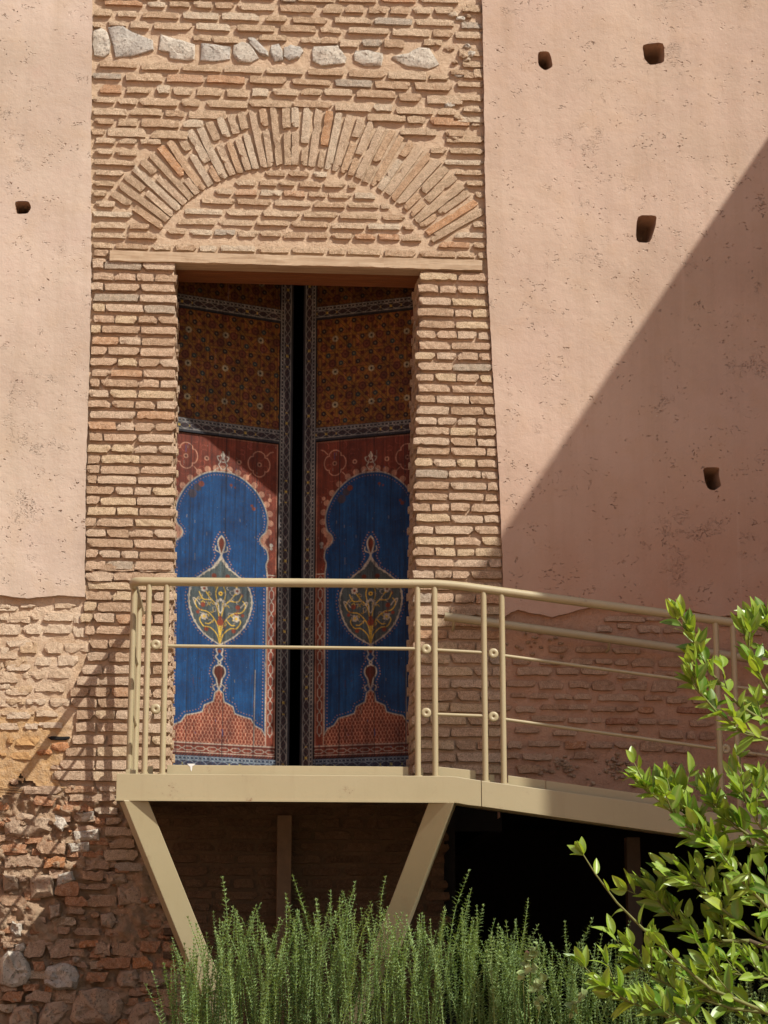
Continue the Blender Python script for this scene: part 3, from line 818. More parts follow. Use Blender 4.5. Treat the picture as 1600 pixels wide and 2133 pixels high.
pier(pierR, pr_rows, OPR, RP_EDGE, False, M_BRICK_PIER)
reveal(pierL, OPL, 1, pl_rows); reveal(pierR, OPR, -1, pr_rows)
for a, b, c, d in ((196, 520, 226, 533), (192, 500 + 38, 222, 545)):
    brick_px(pierL, M_BRICK_PIER, a, b, c, d, -0.012)

# ------------------------------------------------------------------ lower left wall: brick course, ochre patch, rubble
ll = thing('rubble_wall', 'old wall at lower left, pale worn bricks above, red bricks and fieldstones below', 'wall')
def lowY(X, Z):
    # deepen towards the bottom, where the face has fallen away
    t = (P(100, 1640).z - Z) / 0.5
    t = min(1, max(0, t))
    up_ = min(1, max(0, (Z - P(100, 1640).z) / 0.05))
    return 0.008 + 0.05 * up_ + 0.026 * t - 0.035 * t * nz(X, 7, Z, 5, 3)
RB_R = [(185, 1230), (172, 1290), (190, 1350), (170, 1400), (150, 1450), (165, 1490), (160, 1540), (138, 1580), (118, 1620), (128, 1645), (240, 1650), (400, 1660), (420, 2300)]
ZC = P(60, 1650).z
mortar_sheet(ll, M_MORTAR_LOW, [(FARL, 1230), (FARL, 1500)], RB_R, 1225, 1720, 0.004, 0.007, 0.014,
             hole=lambda X, Z: Z < ZC + 0.10 * nz(X, 2, 0, 3.0) + 0.05 * nz(X, 4, Z, 14) + 0.16 * max(0, X + .95) or (X > P(225, 1700).x and Z < P(230, 1640).z))
mortar_sheet(ll, M_MORTAR_EARTH, [(FARL, 1630), (FARL, 2400)], [(300, 1630), (330, 1760), (400, 1900), (420, 2400)], 1590, 2330, 0.0, 0.034, 0.011, Yfun=lowY, fine=16)
Z5 = .2625
for r_ in [
 [(430,290,600,330),(160,300,280,325),(0,300,90,330)],
 [(0,390,60,425),(80,365,315,420),(350,370,585,430),(590,370,680,450)],
 [(0,455,160,540),(180,460,335,535),(355,460,570,530),(580,465,700,560)],
 [(0,640,70,690),(160,600,295,685),(350,600,500,690),(505,610,715,680)],
 [(0,760,20,800),(45,715,210,795),(275,715,405,785),(455,705,620,785)],
 [(0,830,120,900),(180,830,360,890),(385,820,560,885)],
 [(0,930,80,970),(115,940,255,1000),(275,925,510,990)],
 [(0,1060,20,1095),(45,1050,370,1095),(390,1045,560,1110)],
 [(0,1140,140,1180),(145,1150,270,1190),(285,1140,460,1190)],
 [(0,1240,150,1295),(190,1245,300,1290),(305,1235,500,1280)]]:
    for a, b, c, d in r_:
        if c - a > 300: 
            brick_px(ll, M_BRICK_PALE, a * Z5, 1180 + b * Z5, (a + c) / 2 * Z5 - 2, 1180 + d * Z5, -0.0055, 1.4); a = (a + c) / 2
        brick_px(ll, M_BRICK_PALE, a * Z5, 1180 + b * Z5, c * Z5, 1180 + d * Z5, -0.0055, 1.4)
for k in range(10):      # same courses go on outside the frame
    for x in range(-260, -10, 62): brick_px(ll, M_BRICK_PALE, x + (k % 2) * 25, 1258 + 25 * k, x + 50 + (k % 2) * 25, 1272 + 25 * k, -0.006, 1.6)
for a, b, c, d in ((60,1360,110,1400),(135,1360,310,1420),(85,1475,255,1530),(0,1480,50,1505)):
    brick_px(ll, M_OCHRE, a * Z5, 1180 + b * Z5, c * Z5, 1180 + d * Z5, -0.006, 1.7)
blob_px(ll, M_BRICK_RED, 104, 1545, 146, 1566, 0.0, 0.012, 7, 'broken_brick'); blob_px(ll, M_BRICK_RED, 76, 1560, 112, 1574, 0.0, .012, 7, 'broken_brick')
blob_px(ll, M_DARK, 100, 1533, 148, 1542, -0.004, 0.004, 6, 'gap')  # near-black lump in place of the shade inside a gap
blob_px(ll, M_BRICK_RED, 20, 1622, 38, 1636, 0.0, 0.008, 6, 'broken_brick')
Z6 = .28125
redb = [(0,560,200,630),(265,550,480,630),(35,650,320,730),(330,650,490,735),(0,940,190,1020),(400,840,585,940),(480,950,640,1020),
 (655,945,860,1025),(600,760,770,830),(635,670,820,750),(190,1290,330,1400),(350,1300,520,1400),(700,1285,815,1380),(825,1290,1000,1385),
 (1040,1280,1185,1360),(1200,1290,1330,1370),(720,1400,970,1480),(180,135,460,190),(250,205,420,275),(460,245,700,320),(700,365,780,415),
 (640,1510,800,1580),(400,1640,560,1720),(190,1650,380,1730),(30,1650,170,1730),(640,860,820,895),(130,790,200,840),(1160,1680,1340,1760),
 (1180,1770,1380,1830),(980,1400,1130,1480),(1150,1400,1300,1480),(0,1260,110,1330),(240,1430,330,1500),(850,700,960,770)]
for a, b, c, d in redb:
    brick_px(ll, M_BRICK_RED, a * Z6, 1600 + b * Z6, c * Z6, 1600 + d * Z6, 0.002 + U(-.012, .004), 2.2, U(-.05, .05))
tanb = [(480,135,720,180),(725,135,855,170),(515,195,850,242),(700,290,870,340),(785,365,900,415),(770,435,980,498),(810,522,1000,590),(770,605,1020,680),
 (850,700,1060,760),(390,30,560,85),(565,25,860,90),(380,-20,680,10),(690,-20,900,12)]
for a, b, c, d in tanb:
    brick_px(ll, M_BRICK_PIER if d < 300 else M_BRICK, a * Z6, 1600 + b * Z6, c * Z6, 1600 + d * Z6, -0.010, 1.6)
rocks = [
 (M_STONE, [(0,1420),(60,1350),(150,1350),(215,1450),(240,1530),(200,1600),(90,1630),(0,1600)], .05),
 (M_STONE, [(350,1470),(470,1435),(560,1470),(595,1540),(560,1640),(430,1650),(330,1600),(320,1530)], .05),
 (M_STONE, [(410,345),(480,370),(500,420),(465,475),(400,420)], .035),
 (M_STONE, [(90,1130),(165,1150),(165,1250),(130,1262),(65,1200)], .035),
 (M_STONE_BROWN, [(590,1640),(720,1620),(880,1660),(925,1740),(900,1850),(820,1910),(600,1920),(510,1860),(540,1740)], .05),
 (M_STONE_BROWN, [(1010,1740),(1120,1720),(1230,1820),(1240,1920),(960,1930),(940,1860)], .04),
 (M_STONE_BROWN, [(110,1770),(230,1750),(275,1810),(270,1930),(60,1930),(65,1860)], .04),
 (M_STONE_BROWN, [(340,1740),(480,1720),(525,1790),(480,1850),(380,1930),(280,1920),(290,1820)], .04),
 (M_STONE_BROWN, [(890,1500),(1010,1480),(1045,1560),(1000,1630),(890,1630),(860,1570)], .035),
 (M_STONE_BROWN, [(1060,1500),(1190,1500),(1240,1580),(1160,1640),(1060,1600)], .035),
 (M_STONE_BROWN, [(1260,1560),(1340,1550),(1365,1640),(1300,1680),(1250,1630)], .035),
 (M_STONE_BROWN, [(740,1080),(830,1062),(865,1120),(830,1190),(750,1170)], .035),
 (M_STONE_BROWN, [(870,880),(1040,865),(1050,1010),(880,1020)], .03),
 (M_STONE_BROWN, [(20,400),(160,330),(380,370),(380,470),(200,520),(40,500)], .03),
 (M_STONE, [(560,330),(700,320),(700,400),(590,400)], .03), (M_STONE, [(500,560),(660,545),(660,620),(520,630)], .03),
 (M_STONE, [(540,470),(730,450),(740,540),(560,540)], .03),
 (M_STONE_BROWN, [(20,780),(130,790),(140,900),(30,920)], .03), (M_STONE_BROWN, [(220,800),(390,790),(400,950),(230,970)], .03),
 (M_STONE, [(430,790),(540,760),(560,830),(420,900)], .03), (M_STONE_BROWN, [(360,1020),(450,1000),(450,1100),(370,1130)], .035),
 (M_STONE, [(110,1310),(180,1290),(200,1350),(120,1370)], .03), (M_STONE_BROWN, [(780,780),(930,770),(950,850),(800,860)], .03)]
for m, pl, h in rocks: rock_px(ll, m, [(x * Z6, 1600 + y * Z6) for x, y in pl], 0.02, h)
for k_ in range(21):
    yy = 1655 + 23.5 * k_ + U(-3, 3); x_ = U(-20, 20)
    while x_ < (215 if yy < 1760 else 330 + (yy - 1760) * .14):
        w_ = U(22, 62)
        if rnd() > .22:
            brick_px(ll, random.choice([M_BRICK_RED, M_BRICK_RED, M_BRICK, M_BRICK_PINK]), x_, yy - U(6, 9) + (x_ * .03), x_ + w_, yy + U(5, 9) + (x_ * .03), 0.010 + U(-.006, .012), 2.3, U(-.07, .07))
        x_ += w_ + U(5, 14)
for _ in range(130):
    x, y = U(-10, 370), U(1650, 2133)
    if x > 200 and y < 1800: continue
    r = random.choice([U(3, 6), U(4, 12)])
    blob_px(ll, random.choice([M_STONE_BROWN, M_BRICK_RED, M_MORTAR_EARTH, M_BRICK_RED, M_MORTAR_EARTH]), x - r, y - r * U(.5, .9), x + r, y + r * U(.5, .9), U(.01, .03), U(.012, .03))

# ------------------------------------------------------------------ wall under the balcony
ub = thing('brick_wall', 'brick wall with shade put into its colour under the balcony platform, behind the struts', 'wall')
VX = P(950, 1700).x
mortar_sheet(ub, M_MORTAR_SHADE, [(290, 1600), (320, 1760), (390, 1900), (410, 2400)], [(925, 1600), (925, 2400)], 1632, 2330, -0.004, 0.006, 0.03)
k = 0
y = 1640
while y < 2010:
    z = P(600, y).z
    row(ub, M_BRICK_SHADE, P(290 if y < 1760 else 340, y).x + (k % 2) * .06, VX - 0.02 - U(0, .07), z, 0.045, -0.020, rough=1.3, joint=0.025)
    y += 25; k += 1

# ------------------------------------------------------------------ lower right wall beside the ramp
lr = thing('brick_wall', 'pinkish worn brick wall behind the ramp railing, at right below the plaster', 'wall')
mortar_sheet(lr, M_MORTAR_PINK, [(1040, 1250), (1042, 1690)], [(FARR, 1250), (FARR, 1690)], 1250, 1700, 0.006, 0.010, 0.02,
             hole=lambda X, Z: Z < P(1010, 1655).z + (X - P(1010, 1655).x) * (P(1400, 1712).z - P(1010, 1655).z) / (P(1400, 1712).x - P(1010, 1655).x))
rws = [(880,218,1060,240),(1065,218,1140,236),(1330,200,1420,225),(1430,205,1530,228),
 (850,258,915,285),(1030,258,1125,290),(1145,260,1240,290),(1245,262,1330,285),(940,250,1000,270),
 (920,355,1040,380),(640,350,720,375),(760,350,890,375),
 (730,405,830,428),(845,405,920,425),(930,405,985,430),(1005,402,1100,438),(1120,400,1230,438),(1240,410,1360,440),(480,405,560,428),(600,405,700,428),
 (500,442,650,475),(672,445,770,472),(780,445,900,472),(940,465,1030,490),(1100,460,1200,478),(1220,460,1340,480),
 (455,500,580,525),(595,500,700,535),(730,500,815,530),(830,500,930,540),(965,502,1070,540),(1090,500,1200,548),(1210,512,1340,532),
 (475,555,540,572),(555,555,640,578),(665,558,740,580),(750,558,828,582),(855,560,1035,588),(1060,565,1140,585),(1155,568,1250,598),(1270,575,1360,600),
 (440,610,475,628),(495,612,580,638),(600,605,720,626),(725,605,810,626),(830,612,930,634),(935,612,1025,634),(1030,615,1100,640),(1205,615,1360,642),
 (560,655,715,678),(725,662,810,685),(830,662,870,682),(890,665,1030,690),(1035,668,1110,690),(1120,670,1205,692),(1260,672,1365,700),(1395,680,1440,702),
 (490,705,600,728),(660,718,760,740),(960,700,1030,722),(1125,718,1230,752),(1245,722,1280,755),(1300,725,1365,758),
 (460,765,520,795),(550,765,690,788),(710,765,805,798),(820,768,920,795),(930,768,1020,795),(1040,765,1140,808),(1150,788,1255,815),
 (525,820,650,848),(455,815,510,840),(750,812,840,842),(500,870,610,905),(1480,890,1560,925),(1480,640,1580,665),(1470,740,1570,765),(1480,800,1560,830),
 (1390,240,1450,262),(1480,270,1570,300),(1500,360,1590,395),(1380,500,1480,525),(1500,560,1600,590)]
for a, b, c, d in rws:
    m = M_BRICK_RED if (710 <= a < 720 and b == 765) or (a, b) in ((1040, 765), (1030, 615), (500, 870)) else M_BRICK_PINK
    brick_px(lr, m, 840 + a * .475, 1180 + b * .475, 840 + c * .475, 1180 + d * .475, -0.015, 1.3)
for k in range(14):
    for x in range(1600, 1900, 66): brick_px(lr, M_BRICK_PINK, x + (k % 2) * 28, 1300 + 27 * k, x + 50 + (k % 2) * 28, 1315 + 27 * k, -0.005, 1.5)
for cx, cy, n, r0 in ((1170, 1595, 34, 26), (1290, 1600, 46, 38), (1130, 1600, 8, 16), (1230, 1620, 8, 30), (1390, 1610, 16, 35), (1150, 1340, 10, 40), (1090, 1330, 8, 30)):
    for _ in range(n):
        x, y = cx + random.gauss(0, r0 * .55), cy + random.gauss(0, r0 * .35); r = U(3, 6.5)
        blob_px(lr, random.choice([M_STONE_BROWN, M_BRICK_PINK, M_MORTAR_EARTH]), x - r, y - r * .7, x + r, y + r * .7, 0.006, U(.008, .018), 6, 'pebble')
# dark vault under the ramp
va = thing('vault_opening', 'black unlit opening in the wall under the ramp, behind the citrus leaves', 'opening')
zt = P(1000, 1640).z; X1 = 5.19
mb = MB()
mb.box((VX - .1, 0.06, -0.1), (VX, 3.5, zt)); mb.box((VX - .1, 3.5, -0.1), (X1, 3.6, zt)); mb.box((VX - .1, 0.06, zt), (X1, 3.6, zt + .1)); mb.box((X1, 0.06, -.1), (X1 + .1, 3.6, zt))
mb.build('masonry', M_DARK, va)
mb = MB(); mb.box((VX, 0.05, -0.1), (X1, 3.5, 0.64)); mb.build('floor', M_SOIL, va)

# ------------------------------------------------------------------ painted doors
def raster():
    """lower panel, in photo-pixel-like units: u -117..117, v 905..1577"""
    S = 1.25
    u = np.arange(-117, 117.01, S); v = np.arange(905, 1577.01, S)
    Um, Vm = np.meshgrid(u, v)
    img = np.zeros(Um.shape + (3,)); 
    RED = np.array((0.25, 0.055, 0.03)); BLUE = np.array((0.009, 0.080, 0.26)); WHT = np.array((0.68, 0.60, 0.50))
    PINK = np.array((0.72, 0.36, 0.24)); BLK = np.array((0.022, 0.022, 0.028)); YEL = np.array((0.95, 0.62, 0.08)); DRK = np.array((0.10, 0.13, 0.14))
    img[:] = RED
    GAIN = 0.52
    def put(a, c):
        a = np.clip(a, 0, 1)[..., None]; img[:] = img * (1 - a) + c * a
    def inside(poly):
        c = np.zeros(Um.shape, bool); n = len(poly); j = n - 1
        for i in range(n):
            (xi, yi), (xj, yj) = poly[i], poly[j]
            if yi != yj:
                c ^= ((yi > Vm) != (yj > Vm)) & (Um < (xj - xi) * (Vm - yi) / (yj - yi) + xi)
            j = i
        return c.astype(float)
    def dist(pts):
        d = np.full(Um.shape, 1e9)
        for (x0, y0), (x1, y1) in zip(pts, pts[1:]):
            dx, dy = x1 - x0, y1 - y0; L = dx * dx + dy * dy + 1e-9
            t = np.clip(((Um - x0) * dx + (Vm - y0) * dy) / L, 0, 1)
            d = np.minimum(d, np.hypot(Um - x0 - t * dx, Vm - y0 - t * dy))
        return d
    def line(pts, w_, c, close=False):
        if close: pts = pts + [pts[0]]
        put((w_ / 2 + 0.7 - dist(pts)) / 1.3, c)
    def sym(pts): return pts + [(-x, y) for x, y in pts[::-1]]
    def lineS(pts, w_, c):
        line(pts, w_, c); line([(-x, y) for x, y in pts], w_, c)
    def disc(x, y, r, c): put((r + .6 - np.hypot(Um - x, Vm - y)) / 1.2, c)
    def discS(x, y, r, c): disc(x, y, r, c); disc(-x, y, r, c)
    def dots(pts, step, r, c, both=True):
        acc = 0
        for (x0, y0), (x1, y1) in zip(pts, pts[1:]):
            L = math.hypot(x1 - x0, y1 - y0); t = -acc
            while t < L:
                if t >= 0:
                    x, y = x0 + (x1 - x0) * t / L, y0 + (y1 - y0) * t / L
                    disc(x, y, r, c)
                    if both: disc(-x, y, r, c)
                t += step
            acc = L - (t - step)
    def smooth(pts, n=6):
        out = []
        for i in range(len(pts) - 1):
            p0 = pts[max(i - 1, 0)]; p1 = pts[i]; p2 = pts[i + 1]; p3 = pts[min(i + 2, len(pts) - 1)]
            for k in range(n):
                t = k / n
                out.append(tuple(0.5 * ((2 * p1[a]) + (-p0[a] + p2[a]) * t + (2 * p0[a] - 5 * p1[a] + 4 * p2[a] - p3[a]) * t * t + (-p0[a] + 3 * p1[a] - 3 * p2[a] + p3[a]) * t ** 3) for a in (0, 1)))
        return out + [pts[-1]]
    # red ground ornament: tendrils
    rr = random.Random(3)
    for _ in range(46):
        x, y = rr.uniform(5, 108), rr.uniform(925, 1180); a = rr.uniform(0, 6)
        pts = [(x, y)]
        for k in range(5):
            a += rr.uniform(.3, .9); pts.append((pts[-1][0] + 4 * math.cos(a), pts[-1][1] + 4 * math.sin(a)))
        lineS(pts, 1.0, RED * 1.7 + 0.02)
    half = [(0, 982), (22, 984), (46, 994), (71, 1015), (88, 1042), (96, 1069), (93, 1096), (84, 1107), (80, 1117), (85, 1127), (95, 1137), (98, 1154), (94, 1167), (96, 1185)]
    hs = smooth(half)
    poly = sym([(x, y) for x, y in hs] + [(96, 1530)])
    # pink scalloped band around the head
    for i, (x, y) in enumerate(hs[:60:4]):
        cx, cy = x * 1.06, 1075 + (y - 1075) * 1.07
        discS(cx, cy, 6.5, PINK * 0.85)
    put(inside(poly), BLUE)
    line([(-x, y) for x, y in hs[::-1]] + hs, 2.6, WHT * .8)
    inner = [(x * 0.93, 1080 + (y - 1080) * 0.93) for x, y in hs[:66]]
    dots(inner, 6, 1.0, PINK * 0.7)
    lineS([(96, 1185), (96, 1548)], 2.6, WHT * 0.9)
    dots([(90, 1190), (90, 1520)], 7, 1.1, PINK)
    # top finial
    lineS([(0, 978), (5, 975), (9, 968), (5, 962), (3, 955)], 2.0, WHT)
    lineS(smooth([(0, 962), (8, 960), (12, 952), (8, 950)]), 2.0, WHT * .9); put(inside([(0, 938), (5, 948), (0, 958), (-5, 948)]), WHT)
    lineS([(10, 975), (18, 981)], 2, WHT)
    # corner cartouches
    car = []
    for q in range(40):
        an = q / 40 * 2 * math.pi; rr_ = 20 * (1 + .16 * abs(math.cos(2 * an)) - .10 * (abs(math.sin(2 * an)) > .97)); car.append((76 + rr_ * math.cos(an), 957 + rr_ * 1.15 * math.sin(an)))
    car.append(car[0]); lineS([(92, 938), (100, 930), (106, 928)], 1.8, PINK); lineS([(60, 978), (54, 984), (52, 990)], 1.8, PINK)
    lineS(car, 1.8, PINK * 1.1); discS(77, 958, 5, PINK * .8); discS(77, 958, 2.5, RED * .5)
    discS(34, 958, 5, PINK); discS(34, 958, 2.2, RED * .5); discS(100, 1030, 4, PINK); line([(100, 1018), (100, 1030)], 1.4, PINK)
    discS(104, 1125, 4, WHT); discS(104, 1132, 3, WHT * .8)
    # border with guilloche v>1188
    put(((abs(Um) > 97) & (Vm > 1188)).astype(float), RED * 1.15)
    lineS([(97, 1188), (115, 1188)], 2, WHT)
    for k in range(14):
        y0 = 1192 + 26 * k
        if y0 + 24 > 1552: break
        lineS([(106, y0), (110.5, y0 + 5), (110.5, y0 + 18), (106, y0 + 23), (101.5, y0 + 18), (101.5, y0 + 5), (106, y0)], 1.5, WHT * .9)
        discS(106, y0 + 24.5, 1.5, WHT)
    lineS([(115, 905), (115, 1575)], 1.6, PINK); lineS([(98.5, 1190), (98.5, 1550)], 1.0, PINK)
    # bottom mound with scales
    md = [(0, 1436), (8, 1443), (11, 1461), (29, 1470), (33, 1484), (48, 1489), (66, 1493), (75, 1507), (89, 1514), (96, 1526)]
    mp = sym(md + [(96, 1549)])
    m = inside(mp)
    sy = (Vm - 1436) / 7.5; row_ = np.floor(sy); fx = (Um + np.where(row_ % 2 == 0, 0, 3.5)) / 7.0; fr = fx - np.floor(fx) - .5; fy = sy - row_
    sca = np.clip(1.0 - np.abs(np.hypot(fr * 1.7, fy - 0.1) - 0.72) * 5, 0, 1)
    mc = (RED * 1.15)[None, None] * (1 - sca[..., None]) + (PINK * 1.15)[None, None] * sca[..., None]
    img[:] = img * (1 - m[..., None]) + mc * m[..., None]
    lineS(md, 2.4, WHT * .9)
    dots([(x + 5, y - 6) for x, y in md], 6, 1.0, PINK * .8)
    line([(-117, 1550), (117, 1550)], 2.0, WHT); 
    put(((Vm > 1551.5) & (Vm < 1568)).astype(float), RED * 1.1); line([(-117, 1554), (117, 1554)], 1.0, BLK)
    for k in range(-5, 5):
        x0 = k * 24 + 1
        line([(x0, 1561), (x0 + 5, 1557), (x0 + 17, 1557), (x0 + 22, 1561), (x0 + 17, 1565), (x0 + 5, 1565), (x0, 1561)], 1.3, WHT * .9)
    line([(-117, 1569), (117, 1569)], 1.6, WHT)
    for k in range(-20, 21): line([(k * 6, 1577), (k * 6 + 5, 1572)], 2.0, BLK)
    # medallion
    mh = [(0, 1161), (-7, 1172), (-15, 1182), (-36, 1197), (-57, 1218), (-65, 1245), (-62, 1270), (-52, 1297), (-32, 1322), (0, 1343)]
    ms = smooth(mh); mpoly = ms + [(-x, y) for x, y in ms[::-1]]
    put(inside(mpoly), DRK)
    for s in (1, -1):
        for pts in ([(0, 1343), (6, 1322), (20, 1308), (34, 1306), (42, 1292), (34, 1284), (26, 1290)], [(0, 1340), (3, 1310), (12, 1290), (26, 1276), (44, 1272), (52, 1258), (46, 1248)],
                    [(0, 1335), (2, 1290), (8, 1262), (22, 1246), (34, 1226), (30, 1212)], [(12, 1290), (22, 1300), (30, 1300)], [(20, 1250), (36, 1250), (44, 1236)], [(4, 1262), (10, 1236), (6, 1218), (14, 1206)]):
            line([(s * x, y) for x, y in smooth(pts)], 2.0, YEL * .95)
        for _ in range(34):
            x, y = rr.uniform(4, 54), rr.uniform(1205, 1310)
            if abs(x) > 58 * (1 - abs(y - 1255) / 95): continue
            a0 = rr.uniform(0, 6); c_ = rr.choice([YEL * .9, WHT * .8, RED * 1.3, YEL * .6, WHT * .6])
            line([(s * (x + (2 + k) * math.cos(a0 + k)), y + (2 + k) * math.sin(a0 + k)) for k in range(4)], 1.5, c_)
    discS(36, 1262, 5, RED * 1.3); discS(46, 1278, 3.5, RED * 1.3); discS(28, 1312, 4.5, RED * 1.3); disc(0, 1296, 7, RED * 1.4); disc(0, 1286, 4, RED * 1.4); discS(14, 1200, 5, RED * .8)
    def flower(x, y, R, r, c, cc):
        for k in range(6):
            a = k * math.pi / 3 + .3; disc(x + R * math.cos(a), y + R * math.sin(a), r, c)
        disc(x, y, r, cc)
    for s in (1, -1):
        flower(s * 33, 1286, 4.6, 2.8, WHT, YEL); flower(s * 34, 1228, 4.6, 2.8, WHT, RED); line([(s * x, y) for x, y in smooth([(42, 1262), (50, 1252), (56, 1250), (52, 1262)])], 2.2, WHT)
    for k in range(5):
        a = math.pi + math.pi * k / 4; disc(9 * math.cos(a), 1258 + 9 * math.sin(a), 3.2, WHT)
    line(smooth([(-4, 1262), (-3, 1272), (0, 1276), (3, 1272), (4, 1262)]), 2.2, WHT); disc(0, 1236, 4.5, YEL); disc(0, 1236, 1.8, RED)
    for i, (x, y) in enumerate(mpoly[::3]): disc(x, y, 3.0, WHT * .75)
    line(mpoly, 2.6, WHT, True)
    dots([(x * 1.09 - 1, 1262 + (y - 1262) * 1.06) for x, y in ms[10:]], 7, 1.2, PINK * .7)
    # finial over the medallion
    tear = smooth([(0, 1116), (-6, 1124), (-7, 1134), (-3, 1148), (0, 1156)])
    tp = tear + [(-x, y) for x, y in tear[::-1]]
    put(inside(tp), RED * .8); line(tp, 3.0, WHT, True)
    lineS(smooth([(4, 1150), (12, 1146), (12, 1138)]), 2.6, WHT * .9); lineS(smooth([(0, 1156), (5, 1166), (14, 1178)]), 2.8, WHT)
    dots([(4, 1108), (13, 1124), (18, 1140), (12, 1160), (22, 1176)], 6, 1.3, PINK * .9)
    # stem under the medallion
    lineS(smooth([(0, 1343), (7, 1352), (4, 1362), (8, 1368), (0, 1378)]), 2.8, WHT); disc(0, 1356, 4, RED)
    disc(0, 1380, 4, WHT); disc(0, 1380, 1.5, BLK)
    lp = smooth([(0, 1384), (-10, 1390), (-12, 1402), (-6, 1414), (-4, 1424), (0, 1436)]); lpp = lp + [(-x, y) for x, y in lp[::-1]]
    put(inside(lpp), RED * .55); line(lpp, 2.8, WHT, True)
    lineS(smooth([(3, 1424), (12, 1430), (9, 1438)]), 2.4, WHT * .9)
    dots([(10, 1348), (14, 1362), (10, 1376), (18, 1388), (20, 1404), (12, 1420), (18, 1436)], 6, 1.2, PINK * .9)
    # top edge
    line([(-117, 909), (117, 909)], 3, BLK); line([(-117, 912), (117, 912)], 1.2, PINK * .7)
    # plank joints and flaked scratches
    for x0_ in (-66, 7, 71):
        line([(x0_, 905), (x0_ + 1, 1577)], 1.1, BLK)
    line([(74, 1390), (73, 1548)], 1.2, WHT * .7)
    for _ in range(150):
        x, y = rr.uniform(-112, 112), rr.uniform(915, 1570); L_ = rr.choice([2, 3, 5, 14])
        line([(x, y), (x + rr.uniform(-.6, .6), y + L_)], rr.uniform(.5, 1.0), rr.choice([WHT * .55, BLUE * 1.9, BLK, BLK, RED * .5]))
    # worn places in the blue
    for x, y, r in ((66, 1052, 4), (62, 1046, 3), (18, 1008, 3), (26, 1012, 2), (-62, 1034, 9), (-52, 1020, 8), (-44, 1012, 6)):
        disc(x, y, r, RED * 0.9 + 0.02 if r < 8 else np.array((0.07, 0.06, 0.09)))
    return u, v, img * GAIN

def raster_upper():
    S = 1.5
    u = np.arange(-117, 117.01, S); v = np.arange(652, 884.01, S)
    Um, Vm = np.meshgrid(u, v); img = np.zeros(Um.shape + (3,)); img[:] = (0.32, 0.115, 0.028)
    def put(a, c):
        a = np.clip(a, 0, 1)[..., None]; img[:] = img * (1 - a) + np.array(c) * a
    # interlaced strapwork
    for ang in (0, 45, 90, 135):
        c, s = math.cos(math.radians(ang)), math.sin(math.radians(ang)); per = 36.5 if ang % 90 == 0 else 25.8
        d = (Um * c + (Vm - 835) * s) / per; f = np.abs(d - np.round(d)) * per
        put(np.clip(3.2 - f, 0, 1) * .8, (0.30, 0.14, 0.02)); put(np.clip(1.2 - np.abs(f - 3.4), 0, 1) * .8, (0.10, 0.03, 0.012))
    rr = random.Random(5)
    def disc(x, y, r, c): put((r + .7 - np.hypot(Um - x, Vm - y)) / 1.4, c)
    for i in range(-8, 9):
        for j in range(-11, 5):
            x, y = i * 18.4 + 9 * (j % 2), 835 + j * 17.3
            if i % 4 == 0 and j % 4 == 0: continue
            kx = (i + 2 * j) % 5
            if kx == 0: disc(x, y, 8.5, (0.12, 0.025, 0.015)); disc(x, y, 5.5, (0.22, 0.07, 0.03)); disc(x, y, 2.5, (0.10, 0.02, 0.01))
            elif kx in (1, 3):
                disc(x, y, 5.2, (0.018, 0.014, 0.014) if rr.random() < .75 else (0.02, 0.05, 0.05)); disc(x, y, 1.5, (0.30, 0.22, 0.14))
            else:
                for q in range(5):
                    a = q * 1.2566; disc(x + 3 * math.cos(a), y + 3 * math.sin(a), 1.6, (0.09, 0.015, 0.01))
                disc(x, y, 2.4, (0.09, 0.015, 0.01))
    for x in (-77, 1, 76):
        for y in (697, 766, 835):
            for q in range(8):
                a = q * math.pi / 4; disc(x + 4.4 * math.cos(a), y + 4.4 * math.sin(a), 2.3, (0.50, 0.42, 0.26))
            disc(x, y, 2.6, (0.03, 0.03, 0.03))
    return u, v, img * 0.58

def raster_strip(n_u, L, seed=0):
    """ornamented frame strip: u across -14..14, v along 0..L (px units)"""
    S = 1.4
    u = np.arange(-14, 14.01, S); v = np.arange(0, L + .01, 1.4)
    Um, Vm = np.meshgrid(u, v); img = np.zeros(Um.shape + (3,)); img[:] = (0.020, 0.022, 0.030)
    def put(a, c):
        a = np.clip(a, 0, 1)[..., None]; img[:] = img * (1 - a) + np.array(c) * a
    W_ = (0.22, 0.21, 0.20)
    for x in (-12, -6, 8.5): put((1.0 + .6 - np.abs(Um - x)) / 1.2, W_)
    f = (Vm % 8); put((np.hypot(Um + 9, f - 4) < 1.6).astype(float), (0.25, 0.22, 0.20))
    per = 46.0; p = (Vm % per); cx = 1.2
    wv = 6.2 * np.sin(p / per * math.pi * 2)
    for sg in (1, -1):
        put((0.9 + .6 - np.abs(Um - cx - sg * wv)) / 1.2, W_)
    k = np.floor(Vm / per)
    put((3.4 - np.hypot(Um - cx, (Vm + per / 4) % (per / 2) - per / 4 + 0) ) / 1.2 * (k % 3 == 0), (0.45, 0.33, 0.06))
    img *= 0.9
    put(((np.abs(Um - cx) < 4) & (np.sin(Vm * .9 + Um) > .3)).astype(float) * .5, (0.10, 0.035, 0.03))
    return u, v, img

